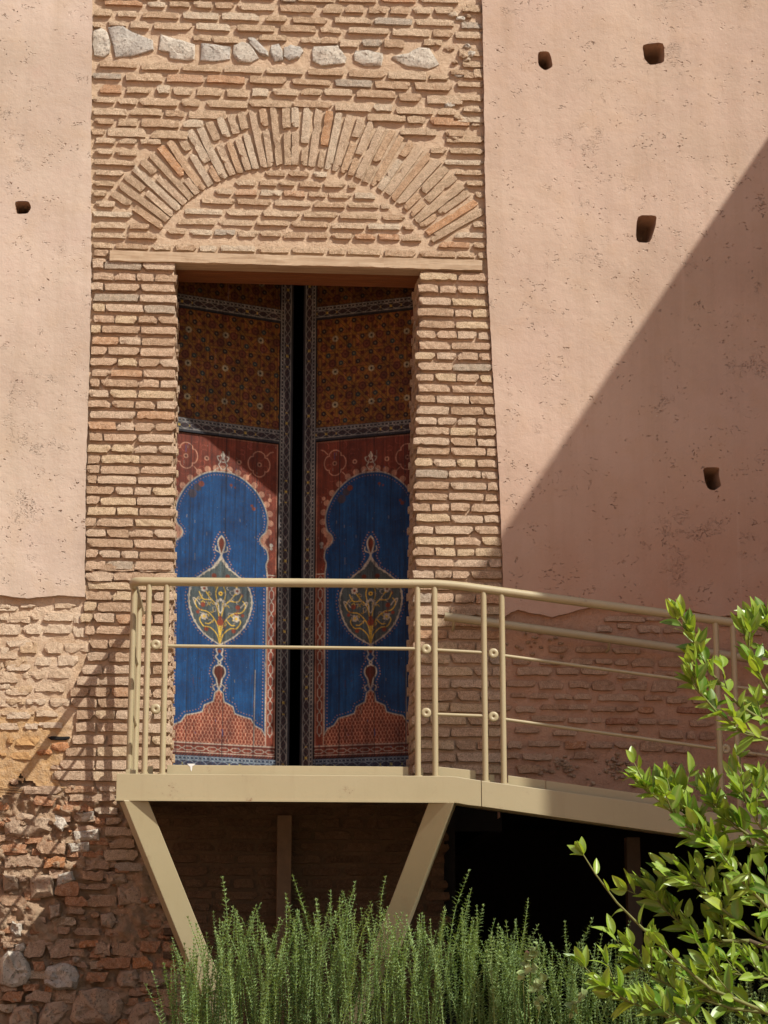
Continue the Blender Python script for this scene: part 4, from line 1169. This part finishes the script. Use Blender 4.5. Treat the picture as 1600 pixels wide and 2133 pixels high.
def painted(name, par, u, v, img, fx, fz, y, mirror=1, swap=False, depth=0.02):
    """panel mesh with the raster as a colour attribute. fx/fz map u,v to local metres"""
    nu, nv = len(u), len(v)
    Xs = np.array([fx(a) for a in u]); Zs = np.array([fz(a) for a in v])
    if not swap: XX, ZZ = np.meshgrid(Xs, Zs)
    else: ZZ, XX = np.meshgrid(Xs, Zs)
    n = nu * nv
    co = np.stack([XX.ravel(), np.full(n, y), ZZ.ravel()], 1)
    ii = np.arange((nv - 1) * nu).reshape(nv - 1, nu)[:, :-1].ravel()
    fa = np.stack([ii, ii + nu, ii + nu + 1, ii + 1], 1)
    # rim: thickness of the board
    per = list(range(nu)) + [nu * k + nu - 1 for k in range(1, nv)] + [nu * (nv - 1) + k for k in range(nu - 2, -1, -1)] + [nu * k for k in range(nv - 2, 0, -1)]
    rim = co[per].copy(); rim[:, 1] += depth
    m = len(per); st = n
    rf = [(per[i], per[(i + 1) % m], st + (i + 1) % m, st + i) for i in range(m)]
    me = bpy.data.meshes.new(name)
    me.from_pydata(np.vstack([co, rim]).tolist(), [], fa.tolist() + rf)
    at = me.color_attributes.new('paint', 'FLOAT_COLOR', 'POINT')
    c = np.ones((n + m, 4)); c[:n, :3] = img.reshape(-1, 3); c[n:, :3] = img.reshape(-1, 3)[per] * .5
    at.data.foreach_set('color', c.ravel()); me.materials.append(M_PAINT); me.update()
    o = bpy.data.objects.new(name, me); COL.objects.link(o); o.parent = par
    return o

LOW = raster(); UPP = raster_upper()
def make_door(label, cxpx, gap_px, hinge_px, sgn):
    """sgn=+1: left leaf (hinge at left). local x runs from hinge to gap, y into the room"""
    yc = 0.57
    dh, dg = 0.42, 0.80
    A = P(hinge_px, 1250, dh); B = P(gap_px, 1250, dg)
    th = thing('painted_door', label, 'door', 'painted double doors')
    W = math.hypot(B.x - A.x, B.y - A.y)
    ang = math.atan2(B.y - A.y, B.x - A.x)
    th.location = (A.x, A.y, 0)
    if sgn > 0: th.rotation_euler = (0, 0, ang)
    else: th.rotation_euler = (0, 0, ang + math.pi)   # local x = 0..-W
    X = lambda t: t * W * sgn                      # t 0 hinge .. 1 gap
    ymid = (dh + dg) / 2
    Z = lambda v: P(cxpx, v, ymid).z
    k = W / 290.0
    cxl = X(0.5 + 0.0)
    fx = lambda u_: cxl + u_ * k
    zbot = FLOORZ + 0.035; ztop = RZ1 - 0.35
    # carcass
    mb = MB()
    x0, x1 = sorted((X(0), X(1)))
    mb.box((x0, 0.032, zbot), (x1, 0.07, ztop)); mb.build('door_board', M_DARKWOOD, th)
    painted('lower_panel', th, *LOW, fx, Z, 0.008, depth=.03)
    painted('upper_panel', th, *UPP, fx, Z, 0.008, depth=.03)
    # stiles: -145..-117 and 117..145
    L = (Z(600) - zbot) / k
    su, sv, si = raster_strip(0, (Z(560) - zbot) / k)
    for s in (1, -1):
        f = (lambda a, s=s: cxl + s * (131 - 0 + a * (-1 if True else 1) * -1) * k)
        painted('stile', th, su, sv, si, f, lambda a: Z(560) - a * k, -0.006, depth=.04)
    ru, rv, ri = raster_strip(0, 234)
    for v_, h_ in ((895, 1.0), (641, 1.0), (1592, 1.0)):
        painted('rail', th, ru, rv, ri if v_ != 1592 else ri * np.array((0.8, 1.0, 1.2)) + np.array((0.0, 0.008, 0.025)), lambda a: Z(v_) - a * k * .98, lambda a: cxl + (a - 117) * k, -0.006, swap=True, depth=.04)
    painted('top_panel', th, UPP[0], UPP[1], UPP[2] * .6, fx, lambda a: Z(627) + (884 - a) * k, 0.008, depth=.03)
    return th
make_door('left leaf of the painted double doors, blue arched panel partly in sun', 458, 605, 311, 1)
make_door('right leaf of the painted double doors, blue arched panel wholly in shade', 772, 628, 918, -1)

# ------------------------------------------------------------------ balcony and ramp
bal = thing('steel_balcony', 'beige painted steel balcony with tube railing, running into a ramp at right', 'balcony')
def fp(x, y, Y=PF): return P(x, y, Y)
# front beam: platform part and ramp part
yb = PF
def ramp_top(x): return 1620 + (x - 964) * 0.1375
def ramp_bot(x): return 1673 + (x - 952) * 0.1425
XE = 1900
f = [fp(242, 1612), fp(600, 1614), fp(905, 1617), fp(940, 1618), fp(966, 1621), fp(1003, 1626), fp(1003, 1680), fp(975, 1676), fp(945, 1672), fp(905, 1671), fp(600, 1669), fp(242, 1667)]
zf = FLOORZ; zfb = fp(600, 1669).z
xa, xb = fp(242, 1640).x, fp(935, 1640).x
seam = fp(1002, 1650)
zs, zsb = fp(1002, ramp_top(1002) + .5).z, fp(1002, ramp_bot(1002)).z
bend = [(xb, zf), (xb + .05, zf - .004), (xb + .1, zf - .012), (seam.x, zs)]
bendb = [(xb, zfb), (xb + .05, zfb - .005), (xb + .1, zfb - .014), (seam.x, zsb)]
poly = [(xa, zf)] + bend + bendb[::-1] + [(xa, zfb)]
def fascia(name, poly, y0, th_, bv=.003):
    mb = MB(); mb.prism([Vector((x, y0, z)) for x, z in poly][::-1], (0, th_, 0)); return bevel(mb.build(name, M_METAL, bal), bv, 2)
FB = fascia('fascia_beam', poly, yb, 0.06)
e = fp(XE, ramp_top(XE)); eb = fp(XE, ramp_bot(XE))
mslope = (e.z - zs) / (e.x - seam.x)
fascia('fascia_beam', [(seam.x + .003, zs - .001), (e.x, e.z), (e.x, eb.z), (seam.x + .003, zsb)], yb, 0.06)
# thin lips on the beam's top and bottom edges
mb = MB(); mb.box((xa - .001, yb - .006, zfb - .003), (xb, yb - .0005, zfb + .006)); mb.build('edge_lip', M_METAL, FB)
# side beam at the left, deck plates, wall beam
mb = MB(); mb.box((xa + .001, yb + .062, zfb), (xa + .06, -0.03, zf - .002)); bevel(mb.build('side_beam', M_METAL, bal), .003)
mb = MB(); mb.box((xa + .062, yb + .062, zf - .03), (xb + .08, -0.03, zf - .008)); mb.build('deck_plate', M_METAL, bal)
mb = MB(); mb.prism([Vector((xb + .085, yb + .062, zf - .012)), Vector((e.x, yb + .062, e.z - .012)), Vector((e.x, yb + .062, e.z - .035)), Vector((xb + .085, yb + .062, zf - .035))], (0, -0.05 - (yb + .062), 0))
mb.build('deck_plate', M_METAL, bal)
mb = MB(); mb.box((xa + .062, -0.11, zfb + .088), (xb + .08, -0.04, zf - .032)); mb.build('wall_beam', M_METAL, bal)
mb = MB(); mb.prism([Vector((xb + .085, -.11, zf - .04)), Vector((e.x, -.11, e.z - .04)), Vector((e.x, -.11, e.z - .07)), Vector((xb + .085, -.11, zf - .07))], (0, 0.07, 0)); mb.build('wall_beam', M_METAL, bal)
for q in range(5):
    x = xa + .3 + q * .38
    mb = MB(); mb.box((x, yb + .062, zfb + .09), (x + .05, -0.112, zf - .032)); mb.build('joist', M_METAL, bal)
# toe boards behind the posts
TY = PF + 0.085
def toe(x0, x1, h=.062, y=TY):
    p0 = fp(x0, 1600, y).x; p1 = fp(x1, 1600, y).x
    def zt_(X): return zf if X < xb + .06 else zs + (X - seam.x) * mslope
    mb = MB(); mb.prism([Vector((p0, y, zt_(p0) - .02)), Vector((p1, y, zt_(p1) - .02)), Vector((p1, y, zt_(p1) + h)), Vector((p0, y, zt_(p0) + h))], (0, .012, 0))
    return bevel(mb.build('toe_board', M_METAL, bal), .002)
TB = toe(348, 851, .058)
for a, b, h in ((308, 319, .05), (262, 283, .03), (870, 882, .052), (913, 991, .06), (1019, 1030, .05), (1058, 1136, .058), (1137, 1460, .058), (1540, 1880, .058)): toe(a, b, h)
mb = MB(); mb.box((xa + .07, yb + .14, zf - .01), (xa + .082, -0.05, zf + .045)); mb.build('toe_board', M_METAL, bal)
# paint drip on the toe board
p = fp(398, 1592, TY)
mb = MB(); mb.prism([Vector((p.x + a, TY - .0015, p.z + b)) for a, b in ((-.021, .003), (.022, .003), (.017, -.006), (.008, -.010), (.006, -.026), (.003, -.040), (-.001, -.030), (-.004, -.014), (-.012, -.008))][::-1], (0, .001, 0))
o = mb.build('white_drip', M_WHITE, TB)
# posts
RPO = 0.0165
RY = PF + 0.035
def rail_y(x):     # centre line of the top rail, in pixels
    if x <= 905: return 1211 + (x - 268) * 0.0085
    if x <= 960: return 1216.4 + (x - 905) * 0.06 + (x - 905) ** 2 * 0.0004
    return 1220.9 + (x - 960) * 0.1335
def base_z(X): return zf if X < xb + .06 else zs + (X - seam.x) * mslope
postx = [306, 343, 870, 906, 1009, 1047, 1494, 1530, 1860, 1896]
for x in postx:
    t = fp(x, rail_y(x), RY); b = fp(x, 1600, RY)
    X = (fp(x, 1400, RY)).x
    mb = MB(); mb.tube([(X, RY, base_z(X) - .01), (X, RY, t.z - .004)], RPO, 16); po = auto_smooth(mb.build('post', M_METAL, bal))
    mb = MB(); mb.tube([(X, RY, base_z(X) + .000), (X, RY, base_z(X) + .006)], RPO + .008, 16); auto_smooth(mb.build('weld_collar', M_METAL, po))
xs_ = fp(272, 1400, RY).x
tz = fp(272, rail_y(272), RY).z
for y in (RY + .14, RY + .24, -0.17, -0.27):
    xo = xs_ + (0.004 if y > -.5 else 0)
    mb = MB(); mb.tube([(xo, y, zf - .01), (xo, y, tz - .004)], RPO, 16); auto_smooth(mb.build('post', M_METAL, bal))
# rings between the posts
def ring(c, axis, R=0.029, r=0.0125):
    mb = MB(); n, m = 24, 10
    vs = []; fs = []
    for i in range(n):
        a = 2 * math.pi * i / n
        for j in range(m):
            b = 2 * math.pi * j / m
            rr = R + (r * math.cos(b) - r) * 1.0
            h = r * .62 * math.sin(b)
            if axis == 'y': vs.append((c[0] + rr * math.cos(a), c[1] + h, c[2] + rr * math.sin(a)))
            else: vs.append((c[0] + h, c[1] + rr * math.cos(a), c[2] + rr * math.sin(a)))
    for i in range(n):
        for j in range(m): fs.append((i * m + j, ((i + 1) % n) * m + j, ((i + 1) % n) * m + (j + 1) % m, i * m + (j + 1) % m))
    mb.add(vs, fs); auto_smooth(mb.build('ring', M_METAL, bal), 60)
for x, y in ((324.5, 1343), (324.5, 1477), (888, 1352), (888, 1485), (1028, 1361), (1028, 1493), (1512, 1427), (1512, 1560)):
    q = fp(x, y, RY); ring(q, 'y')
for z_ in (fp(324.5, 1343, RY).z, fp(324.5, 1477, RY).z):
    ring((xs_, RY + .19, z_), 'x'); ring((xs_ + .004, -.22, z_), 'x')
# rods
def rod(x0, y0, x1, y1, r=0.0095):
    mb = MB(); mb.tube([fp(x0, y0, RY), fp(x1, y1, RY)], r, 12); auto_smooth(mb.build('rod', M_METAL, bal))
rod(349, 1345.5, 866, 1351.5); rod(909, 1354, 1005, 1359.5); rod(909, 1488, 1005, 1491.5); rod(1051, 1366, 1490, 1425); rod(1051, 1498.5, 1490, 1559); rod(1534, 1431, 1860, 1476); rod(1534, 1565, 1860, 1610)
for z_ in (fp(324.5, 1343, RY).z, fp(324.5, 1477, RY).z):
    mb = MB(); mb.tube([(xs_, RY + .25, z_), (xs_ + .003, -.28, z_)], .0095, 12); auto_smooth(mb.build('rod', M_METAL, bal))
# top rail: wall -> corner -> front -> ramp
RT = 0.0245
pts = [Vector((xs_ + .004, -0.005, tz)), Vector((xs_, RY + .10, tz)), Vector((xs_ + .002, RY + .04, tz)), Vector((xs_ + .015, RY + .012, tz)), Vector((xs_ + .045, RY, tz))]
for x in (400, 600, 800, 880, 905, 920, 935, 950, 965, 1000, 1200, 1500, XE): pts.append(fp(x, rail_y(x), RY))
mb = MB(); mb.tube(pts, RT, 18); auto_smooth(mb.build('top_rail', M_METAL, bal), 60)
# struts
def strut(top, bot, wd, dp, wdir=Vector((1, 0, 0))):
    top = Vector(top); bot = Vector(bot); d = (bot - top).normalized()
    a = (wdir - d * wdir.dot(d)).normalized(); b = d.cross(a).normalized()
    def rect(c): return [c + a * wd / 2 + b * dp / 2, c - a * wd / 2 + b * dp / 2, c - a * wd / 2 - b * dp / 2, c + a * wd / 2 - b * dp / 2]
    # cut the top flush with the beam's underside
    tp = []
    for c in rect(top):
        t = (zfb - .001 - c.z) / d.z; tp.append(c + d * t)
    bt = rect(bot)
    mb = MB(); mb.add(tp + bt, [(0, 1, 2, 3)[::-1], (4, 5, 6, 7), (0, 4, 5, 1)[::-1], (1, 5, 6, 2)[::-1], (2, 6, 7, 3)[::-1], (3, 7, 4, 0)[::-1]])
    return bevel(mb.build('strut', M_METAL, bal), .004)
base = P(592, 2600, -0.14)
tl = fp(279, 1667, PF + .06); tr = fp(926, 1672, PF + .06)
strut((tl.x, PF + .065, zfb), (P(437, 2060, -.62).x, -0.62, P(437, 2060, -.62).z), 0.125, 0.12, Vector((math.cos(.32), math.sin(.32), 0)))
q = P(800, 1990, -.62); strut((tr.x - .01, PF + .065, zfb), (q.x, -0.62, q.z), 0.13, 0.12, Vector((math.cos(.34), -math.sin(.34), 0)))
pw = P(592, 1800, -.09)
mb = MB(); mb.box((pw.x - .042, -0.11, 0.5), (pw.x + .042, -0.035, zfb - .002)); bevel(mb.build('wall_post', M_METAL_BROWN_SHADE, bal), .003)
# lower node: struts run down to the foot of the wall post
for (ax, ay) in ((437, 2060), (800, 1990)):
    a_ = P(ax, ay, -.62); b_ = Vector((pw.x + (-.08 if ax < 500 else .08), -0.2, 0.75))
    mb = MB(); d = (b_ - a_).normalized(); mb.tube([a_ - d * .06, b_], .055, 4); bevel(mb.build('strut_foot', M_METAL, bal), .004)
pr_ = P(1318, 1800, -.30)
mb = MB(); mb.box((pr_.x - .04, -0.34, 0.5), (pr_.x + .04, -0.26, base_z(pr_.x) - .13)); bevel(mb.build('ramp_post', M_METAL_DEEP_SHADE, bal), .003)
# wall handrail
hr = thing('wall_handrail', 'beige tube handrail fixed to the brick wall on the far side of the ramp', 'handrail')
HY = -0.10
a = P(926, 1284, HY); b = P(1900, 1284 + (1900 - 926) * 0.1375, HY)
mb = MB(); mb.tube([a, a + (b - a) * .5, b], 0.026, 18); ht = auto_smooth(mb.build('tube', M_METAL, hr), 60)
for t in (0.02, 0.35, 0.7):
    c = a + (b - a) * t
    mb = MB(); mb.tube([c + Vector((0, 0, -.02)), c + Vector((0, .03, -.06)), (c.x, 0.02, c.z - .06)], .009, 10); auto_smooth(mb.build('bracket', M_METAL, ht), 60)

# ------------------------------------------------------------------ plants
def leaf_mesh(name, mat, L=1.0, Wd=0.42, curl=0.25, fold=0.25, nl=6, tip=1.6, droop=0.2):
    vs = []; fs = []; vein = []
    for i in range(nl + 1):
        t = i / nl
        wv = Wd / 2 * (math.sin(math.pi * t ** 0.85) ** 0.8) if 0 < t < 1 else 0.012
        x = t; zc = -droop * t * t
        for s in (-1, -.5, 0, .5, 1):
            y = s * wv
            z = zc + abs(s) * wv * fold * 1.6 - curl * (s * s) * wv * 0.6
            vs.append((x * L * (1 - .1 * droop * t), y * L, z * L)); vein.append(1.0 if s == 0 else 0.0)
    for i in range(nl):
        for j in range(4):
            a = i * 5 + j; fs.append((a, a + 5, a + 6, a + 1))
    me = bpy.data.meshes.new(name); me.from_pydata(vs, [], fs); me.materials.append(mat)
    at = me.attributes.new('vein', 'FLOAT', 'POINT'); at.data.foreach_set('value', vein)
    me.polygons.foreach_set('use_smooth', [True] * len(fs)); me.update()
    return me
LEAVES = [leaf_mesh('leaf', M_LEMON, 1, U(.30, .50), U(-.4, .9), U(.05, .75), droop=U(-.1, .75)) for _ in range(14)]
def orient(d, nrm):
    d = d.normalized(); n_ = (nrm - d * nrm.dot(d)).normalized(); y_ = n_.cross(d)
    return Matrix((d, y_, n_)).transposed()
tree = thing('citrus_tree', 'citrus tree reaching in from the lower right with glossy light green leaves', 'tree')
tree.location = (0, 0, 0)
class LeafSet: pass
leaf_jobs = []; twigs = MB(); wood = MB()
def add_leaf(pos, d, nrm, L): leaf_jobs.append((pos.copy(), d.normalized(), nrm.copy(), L))
def rand_unit():
    while True:
        v = Vector((U(-1, 1), U(-1, 1), U(-1, 1)))
        if 0.1 < v.length < 1: return v.normalized()
def shoot(pts, r0, r1, leaf_from=0.0, spacing=0.035, L=(0.065, 0.105), tipn=3, mb=None, gap=0):
    """tapered twig along pts with alternate leaves"""
    mb = mb or twigs
    n = len(pts); mb.tube(pts, [r0 + (r1 - r0) * i / (n - 1) for i in range(n)], 6)
    tot = sum((pts[i + 1] - pts[i]).length for i in range(n - 1)); s = leaf_from * tot; k = random.randint(0, 9)
    while s < tot:
        acc = 0
        for i in range(n - 1):
            l = (pts[i + 1] - pts[i]).length
            if acc + l >= s: break
            acc += l
        t = (s - acc) / l; p = pts[i].lerp(pts[i + 1], t); ax = (pts[i + 1] - pts[i]).normalized()
        side = ax.cross(Vector((0, 1, 0.2))).normalized(); oth = ax.cross(side)
        a = k * 2.4; out = side * math.cos(a) + oth * math.sin(a)
        d = ax * U(.5, .9) + out * U(.5, 1.0) + Vector((0, 0, U(-.1, .35)))
        add_leaf(p, d, (Vector((0, -.5, .8)) + out * .3 + rand_unit() * .6), U(*L) * (0.8 if s > tot * .85 else 1))
        k += 1; s += (gap if gap and s > .55 * tot else spacing) * U(.7, 1.3)
    for q in range(tipn):
        ax = (pts[-1] - pts[-2]).normalized()
        add_leaf(pts[-1], ax + rand_unit() * .45, Vector((0, -.6, .4)) + rand_unit() * .7, U(L[0] * .6, L[1] * .9))
TY0 = -3.1
def bp(x, y, dy=0.0): return P(x, y, TY0 + dy)
# primary limbs entering the frame from the right
trunk_base = Vector((P(2150, 2000, TY0).x, TY0 - .15, 0.62))
crown = Vector((P(2050, 2000, TY0).x, TY0, 1.5))
wood.tube([trunk_base, trunk_base + Vector((.03, 0, .5)), crown], [.07, .06, .05], 10)
branches = [
 ([(1720,1580),(1620,1520),(1540,1470),(1480,1400),(1448,1345)], 0.0, (1440, 1318)),
 ([(1720,1600),(1640,1500),(1590,1420),(1560,1350)], .05, (1562, 1315)),
 ([(1710,1590),(1610,1545),(1540,1520),(1490,1480),(1456,1440)], -.15, (1440, 1412)),
 ([(1760,2010),(1640,1930),(1560,1850),(1490,1770),(1430,1720),(1385,1680)], -.1, (1345, 1642)),
 ([(1640,1930),(1540,1800),(1475,1750),(1430,1700)], .1, (1415, 1640)),
 ([(1750,1850),(1650,1790),(1560,1740),(1505,1700)], 0.0, (1470, 1655)),
 ([(1700,1860),(1620,1770),(1575,1710)], -.1, (1545, 1650)),
 ([(1750,1750),(1690,1720),(1630,1690)], .1, (1595, 1645)),
 ([(1800,2180),(1600,2110),(1480,2060),(1400,1995),(1345,1940),(1285,1880),(1240,1820)], -.2, (1215, 1780)),
 ([(1640,1990),(1560,1940),(1500,1890),(1470,1850)], -.05, (1430, 1835)),
 ([(1560,1960),(1500,1960),(1440,1940),(1390,1900)], .1, (1360, 1860)),
 ([(1600,2110),(1520,2100),(1430,2070),(1370,2040)], -.1, (1330, 2015)),
 ([(1700,2220),(1560,2180),(1450,2140),(1380,2115),(1320,2090)], -.25, (1262, 2060)),
 ([(1760,2080),(1660,2020),(1580,1990),(1520,1960)], .15, (1500, 1900)),
 ([(1800,2120),(1690,2080),(1600,2040),(1540,2030)], -.15, (1480, 2020)),
 ([(1760,2260),(1640,2200),(1580,2150),(1540,2110)], 0.05, (1500, 2085)),
 ([(1760,1960),(1680,1900),(1620,1880)], 0.1, (1570, 1850)),
 ([(1700,1500),(1650,1420),(1615,1370)], 0.1, (1605, 1310)),
]
for bi, (pl, dy, tip) in enumerate(branches):
    pts = [bp(x, y, dy + U(-.02, .02)) for x, y in pl] + [bp(*tip, dy - .03)]
    # join to the crown
    wood.tube([crown, crown.lerp(pts[0], .5) + Vector((0, U(-.1, .1), -.05)), pts[0]], [.03, .02, .011], 8)
    sparse = bi == 8
    n = len(pts)
    mbx = wood if False else twigs
    shoot(pts, .010, .0025, leaf_from=(0.25), spacing=(.07 if sparse else .040), L=(.08, .135) if bi != 8 else (.07, .11), tipn=4 if bi != 8 else 6, gap=.12 if sparse else 0)
    # side twigs
    for k in range(1, n - 1):
        if sparse and k > 4: continue
        for q in range(((3 if k > 1 or bi in (4, 6, 7) else 2) if bi > 2 else 2) if not sparse else (1 if k < 3 else 0)):
            p0 = pts[k].lerp(pts[k + 1], rnd()); ax = (pts[k + 1] - pts[k]).normalized()
            d = (ax * .5 + Vector((U(-1, .4), U(-.5, .5), U(-.3, 1.0)))).normalized(); LL = U(.08, .17) * (.6 if bi < 3 or bi == 17 else 1)
            shoot([p0, p0 + d * LL * .5 + Vector((0, 0, .01)), p0 + d * LL + Vector((0, 0, .03))], .004, .002, .2, .042, (.07, .125), 3)
wood.build('trunk', M_BARK, tree, True); twigs.build('branches', M_TWIG, tree, True)
# the 290 leaves that show largest are parts; the rest one mass
def to_px(p):
    d = p - CAM; z = d.dot(Fv); return CW / 2 + FPX * d.dot(Rv) / z, CH / 2 - FPX * d.dot(Uv) / z
vis = []
rest = []
for j in leaf_jobs:
    x, y = to_px(j[0])
    (vis if -20 < x < 1620 and y < 2150 else rest).append(j)
vis.sort(key=lambda j: -(j[3] * (1.0 + abs(j[0].y) * .1)))
stuff = vis[292:] + rest; vis = vis[:292]
print('leaves', len(vis), len(stuff))
for pos, d, nrm, L in vis:
    o = bpy.data.objects.new('leaf', random.choice(LEAVES)); COL.objects.link(o); o.parent = tree
    o.matrix_world = Matrix.Translation(pos) @ orient(d, nrm).to_4x4() @ Matrix.Scale(L, 4)
mbs = MB(); veins = []
for pos, d, nrm, L in stuff:
    me = random.choice(LEAVES); M = Matrix.Translation(pos) @ orient(d, nrm).to_4x4() @ Matrix.Scale(L, 4)
    mbs.add([M @ v.co for v in me.vertices], [tuple(p.vertices) for p in me.polygons]); veins += [1.0 if i % 5 == 2 else 0.0 for i in range(len(me.vertices))]
if stuff:
    o = mbs.build('small_leaves', M_LEMON, tree, True); o['kind'] = 'stuff'
    at = o.data.attributes.new('vein', 'FLOAT', 'POINT'); at.data.foreach_set('value', veins)

# rosemary
def sprig_mesh(seed):
    random.seed(100 + seed)
    mb = MB(); H = 0.62
    bend = Vector((U(-.13, .13), U(-.06, .06), 0))
    cl = lambda t: Vector((bend.x * t * t + .008 * math.sin(t * 9 + seed), bend.y * t * t, H * t))
    pts = [Vector((0, 0, -.65))] + [cl(i / 8) for i in range(9)]
    mb.tube(pts, [.004] * 2 + [.0032 - .0024 * i / 8 for i in range(8)], 4)
    n = 36; vn = [0.0] * len(mb.v)
    for i in range(n):
        t = (i / n) ** 0.95; p = cl(t)
        nl = 5
        for q in range(nl):
            a = q * 2 * math.pi / nl + i * 1.3 + U(-.3, .3)
            up_ = U(-.05, .8) + (0.9 if t > .95 else 0)
            if rnd() < .07: continue
            L = U(.018, .037) * (1.0 - .5 * max(0, t - .8) / .2)
            d = Vector((math.cos(a), math.sin(a), up_)).normalized(); s = d.cross(Vector((0, 0, 1))).normalized() * .0031
            m_ = p + d * L * .55 + Vector((0, 0, .002)); e_ = p + d * L
            vn += [rnd()] * 5
            mb.add([p - s * .6, p + s * .6, m_ + s, m_ - s, e_], [(0, 1, 2, 3), (3, 2, 4)])
    me = bpy.data.meshes.new('sprig'); me.from_pydata(mb.v, [], mb.f); me.materials.append(M_ROSEMARY); me.update()
    at = me.attributes.new('vein', 'FLOAT', 'POINT'); at.data.foreach_set('value', vn)
    return me
SPR = [sprig_mesh(i) for i in range(9)]
random.seed(21)
bushes = [
 ('rosemary bush at the foot of the left strut, leftmost of the four', 365, 590),
 ('rosemary bush below the middle of the balcony, its tips before the wall post', 590, 800),
 ('rosemary bush at the foot of the right strut, with one very tall spike', 800, 1070),
 ('dimmer rosemary bush under the ramp, partly behind the citrus leaves', 1070, 1640)]
prof = [(365, 2010), (385, 1950), (430, 1925), (470, 1860), (520, 1895), (560, 1900), (620, 1880), (670, 1860), (720, 1855), (760, 1895), (800, 1890), (850, 1910), (900, 1880), (930, 1865), (980, 1895), (1020, 1930), (1075, 1910), (1130, 1960), (1180, 1950), (1250, 1945), (1300, 1965), (1420, 1990), (1640, 2010)]
def prof_y(x):
    for (xa_, ya_), (xb_, yb_) in zip(prof, prof[1:]):
        if x <= xb_: return ya_ + (yb_ - ya_) * (x - xa_) / (xb_ - xa_)
    return 2010
for lab, x0, x1 in bushes:
    b = thing('rosemary_bush', lab, 'shrub', 'rosemary bushes under the balcony')
    spikes = [(486, 1825), (673, 1818), (792, 1825), (921, 1808), (966, 1852), (1075, 1868), (1168, 1905), (1205, 1915), (1258, 1912), (620, 1862), (705, 1835), (1292, 1945), (560, 1880), (445, 1900)]
    n = int((x1 - x0) / 2.7)
    jobs = [(U(x0, x1), U(-2.05, -1.25), None) for _ in range(n)] + [(x, U(-1.9, -1.5), y) for x, y in spikes if x0 <= x < x1]
    if x0 < 400: jobs += [(U(372, 430), U(-2.0, -1.7), U(1960, 2060)) for _ in range(14)]
    for x, Y, ty in jobs:
        y = ty or (prof_y(x) + abs(random.gauss(0, 1)) * 62 + (0 if Y < -1.6 else -8))
        if x0 < 400 and ty is None: y = max(y, 2330 - x * .95 if x < 420 else 0)
        p = P(x, y, Y)
        s = U(.85, 1.15)
        me = random.choice(SPR); o = inst('sprig', me, b, (p.x, Y, p.z - .62 * s), (random.gauss(0, .09), random.gauss(0, .07) + (.06 if x < 430 else 0), U(0, 6.28)), (s * 1.05, s * 1.05, s))
# wild rose
wr = thing('wild_rose', 'small pale wild rose with a pink bud growing through the rosemary', 'plant')
mb = MB(); RYP = -2.35
stems = [[(1105, 2160), (1100, 2080), (1108, 2010), (1120, 1965)], [(1112, 2160), (1125, 2100), (1118, 2060), (1140, 2040)], [(1095, 2160), (1090, 2050), (1098, 1990)], [(1180, 2160), (1190, 2110), (1215, 2070)]]
ROSEL = [leaf_mesh('leaflet', M_ROSE, 1, .75, .1, .2, nl=4, droop=.15) for _ in range(3)]
for st in stems:
    pts = [P(x, y, RYP + U(-.03, .03)) for x, y in st]; mb.tube(pts, .0018, 5)
    for k in range(13):
        i = random.randint(1, len(pts) - 2); p = pts[i].lerp(pts[i + 1], rnd()) if i + 1 < len(pts) else pts[i]
        o = bpy.data.objects.new('leaflet', random.choice(ROSEL)); COL.objects.link(o); o.parent = wr
        o.matrix_world = Matrix.Translation(p) @ orient(rand_unit() + Vector((0, 0, .3)), Vector((0, -1, .6)) + rand_unit() * .5).to_4x4() @ Matrix.Scale(U(.03, .055), 4)
mb.build('stem', M_TWIG, wr, True)
q = P(1098, 1986, RYP); mb = MB(); mb.tube([q + Vector((0, 0, -.012)), q + Vector((0, 0, -.006)), q + Vector((0, 0, .004)), q + Vector((0, 0, .014))], [.003, .011, .012, .003], 10); mb.build('bud', M_BUD, wr, True)
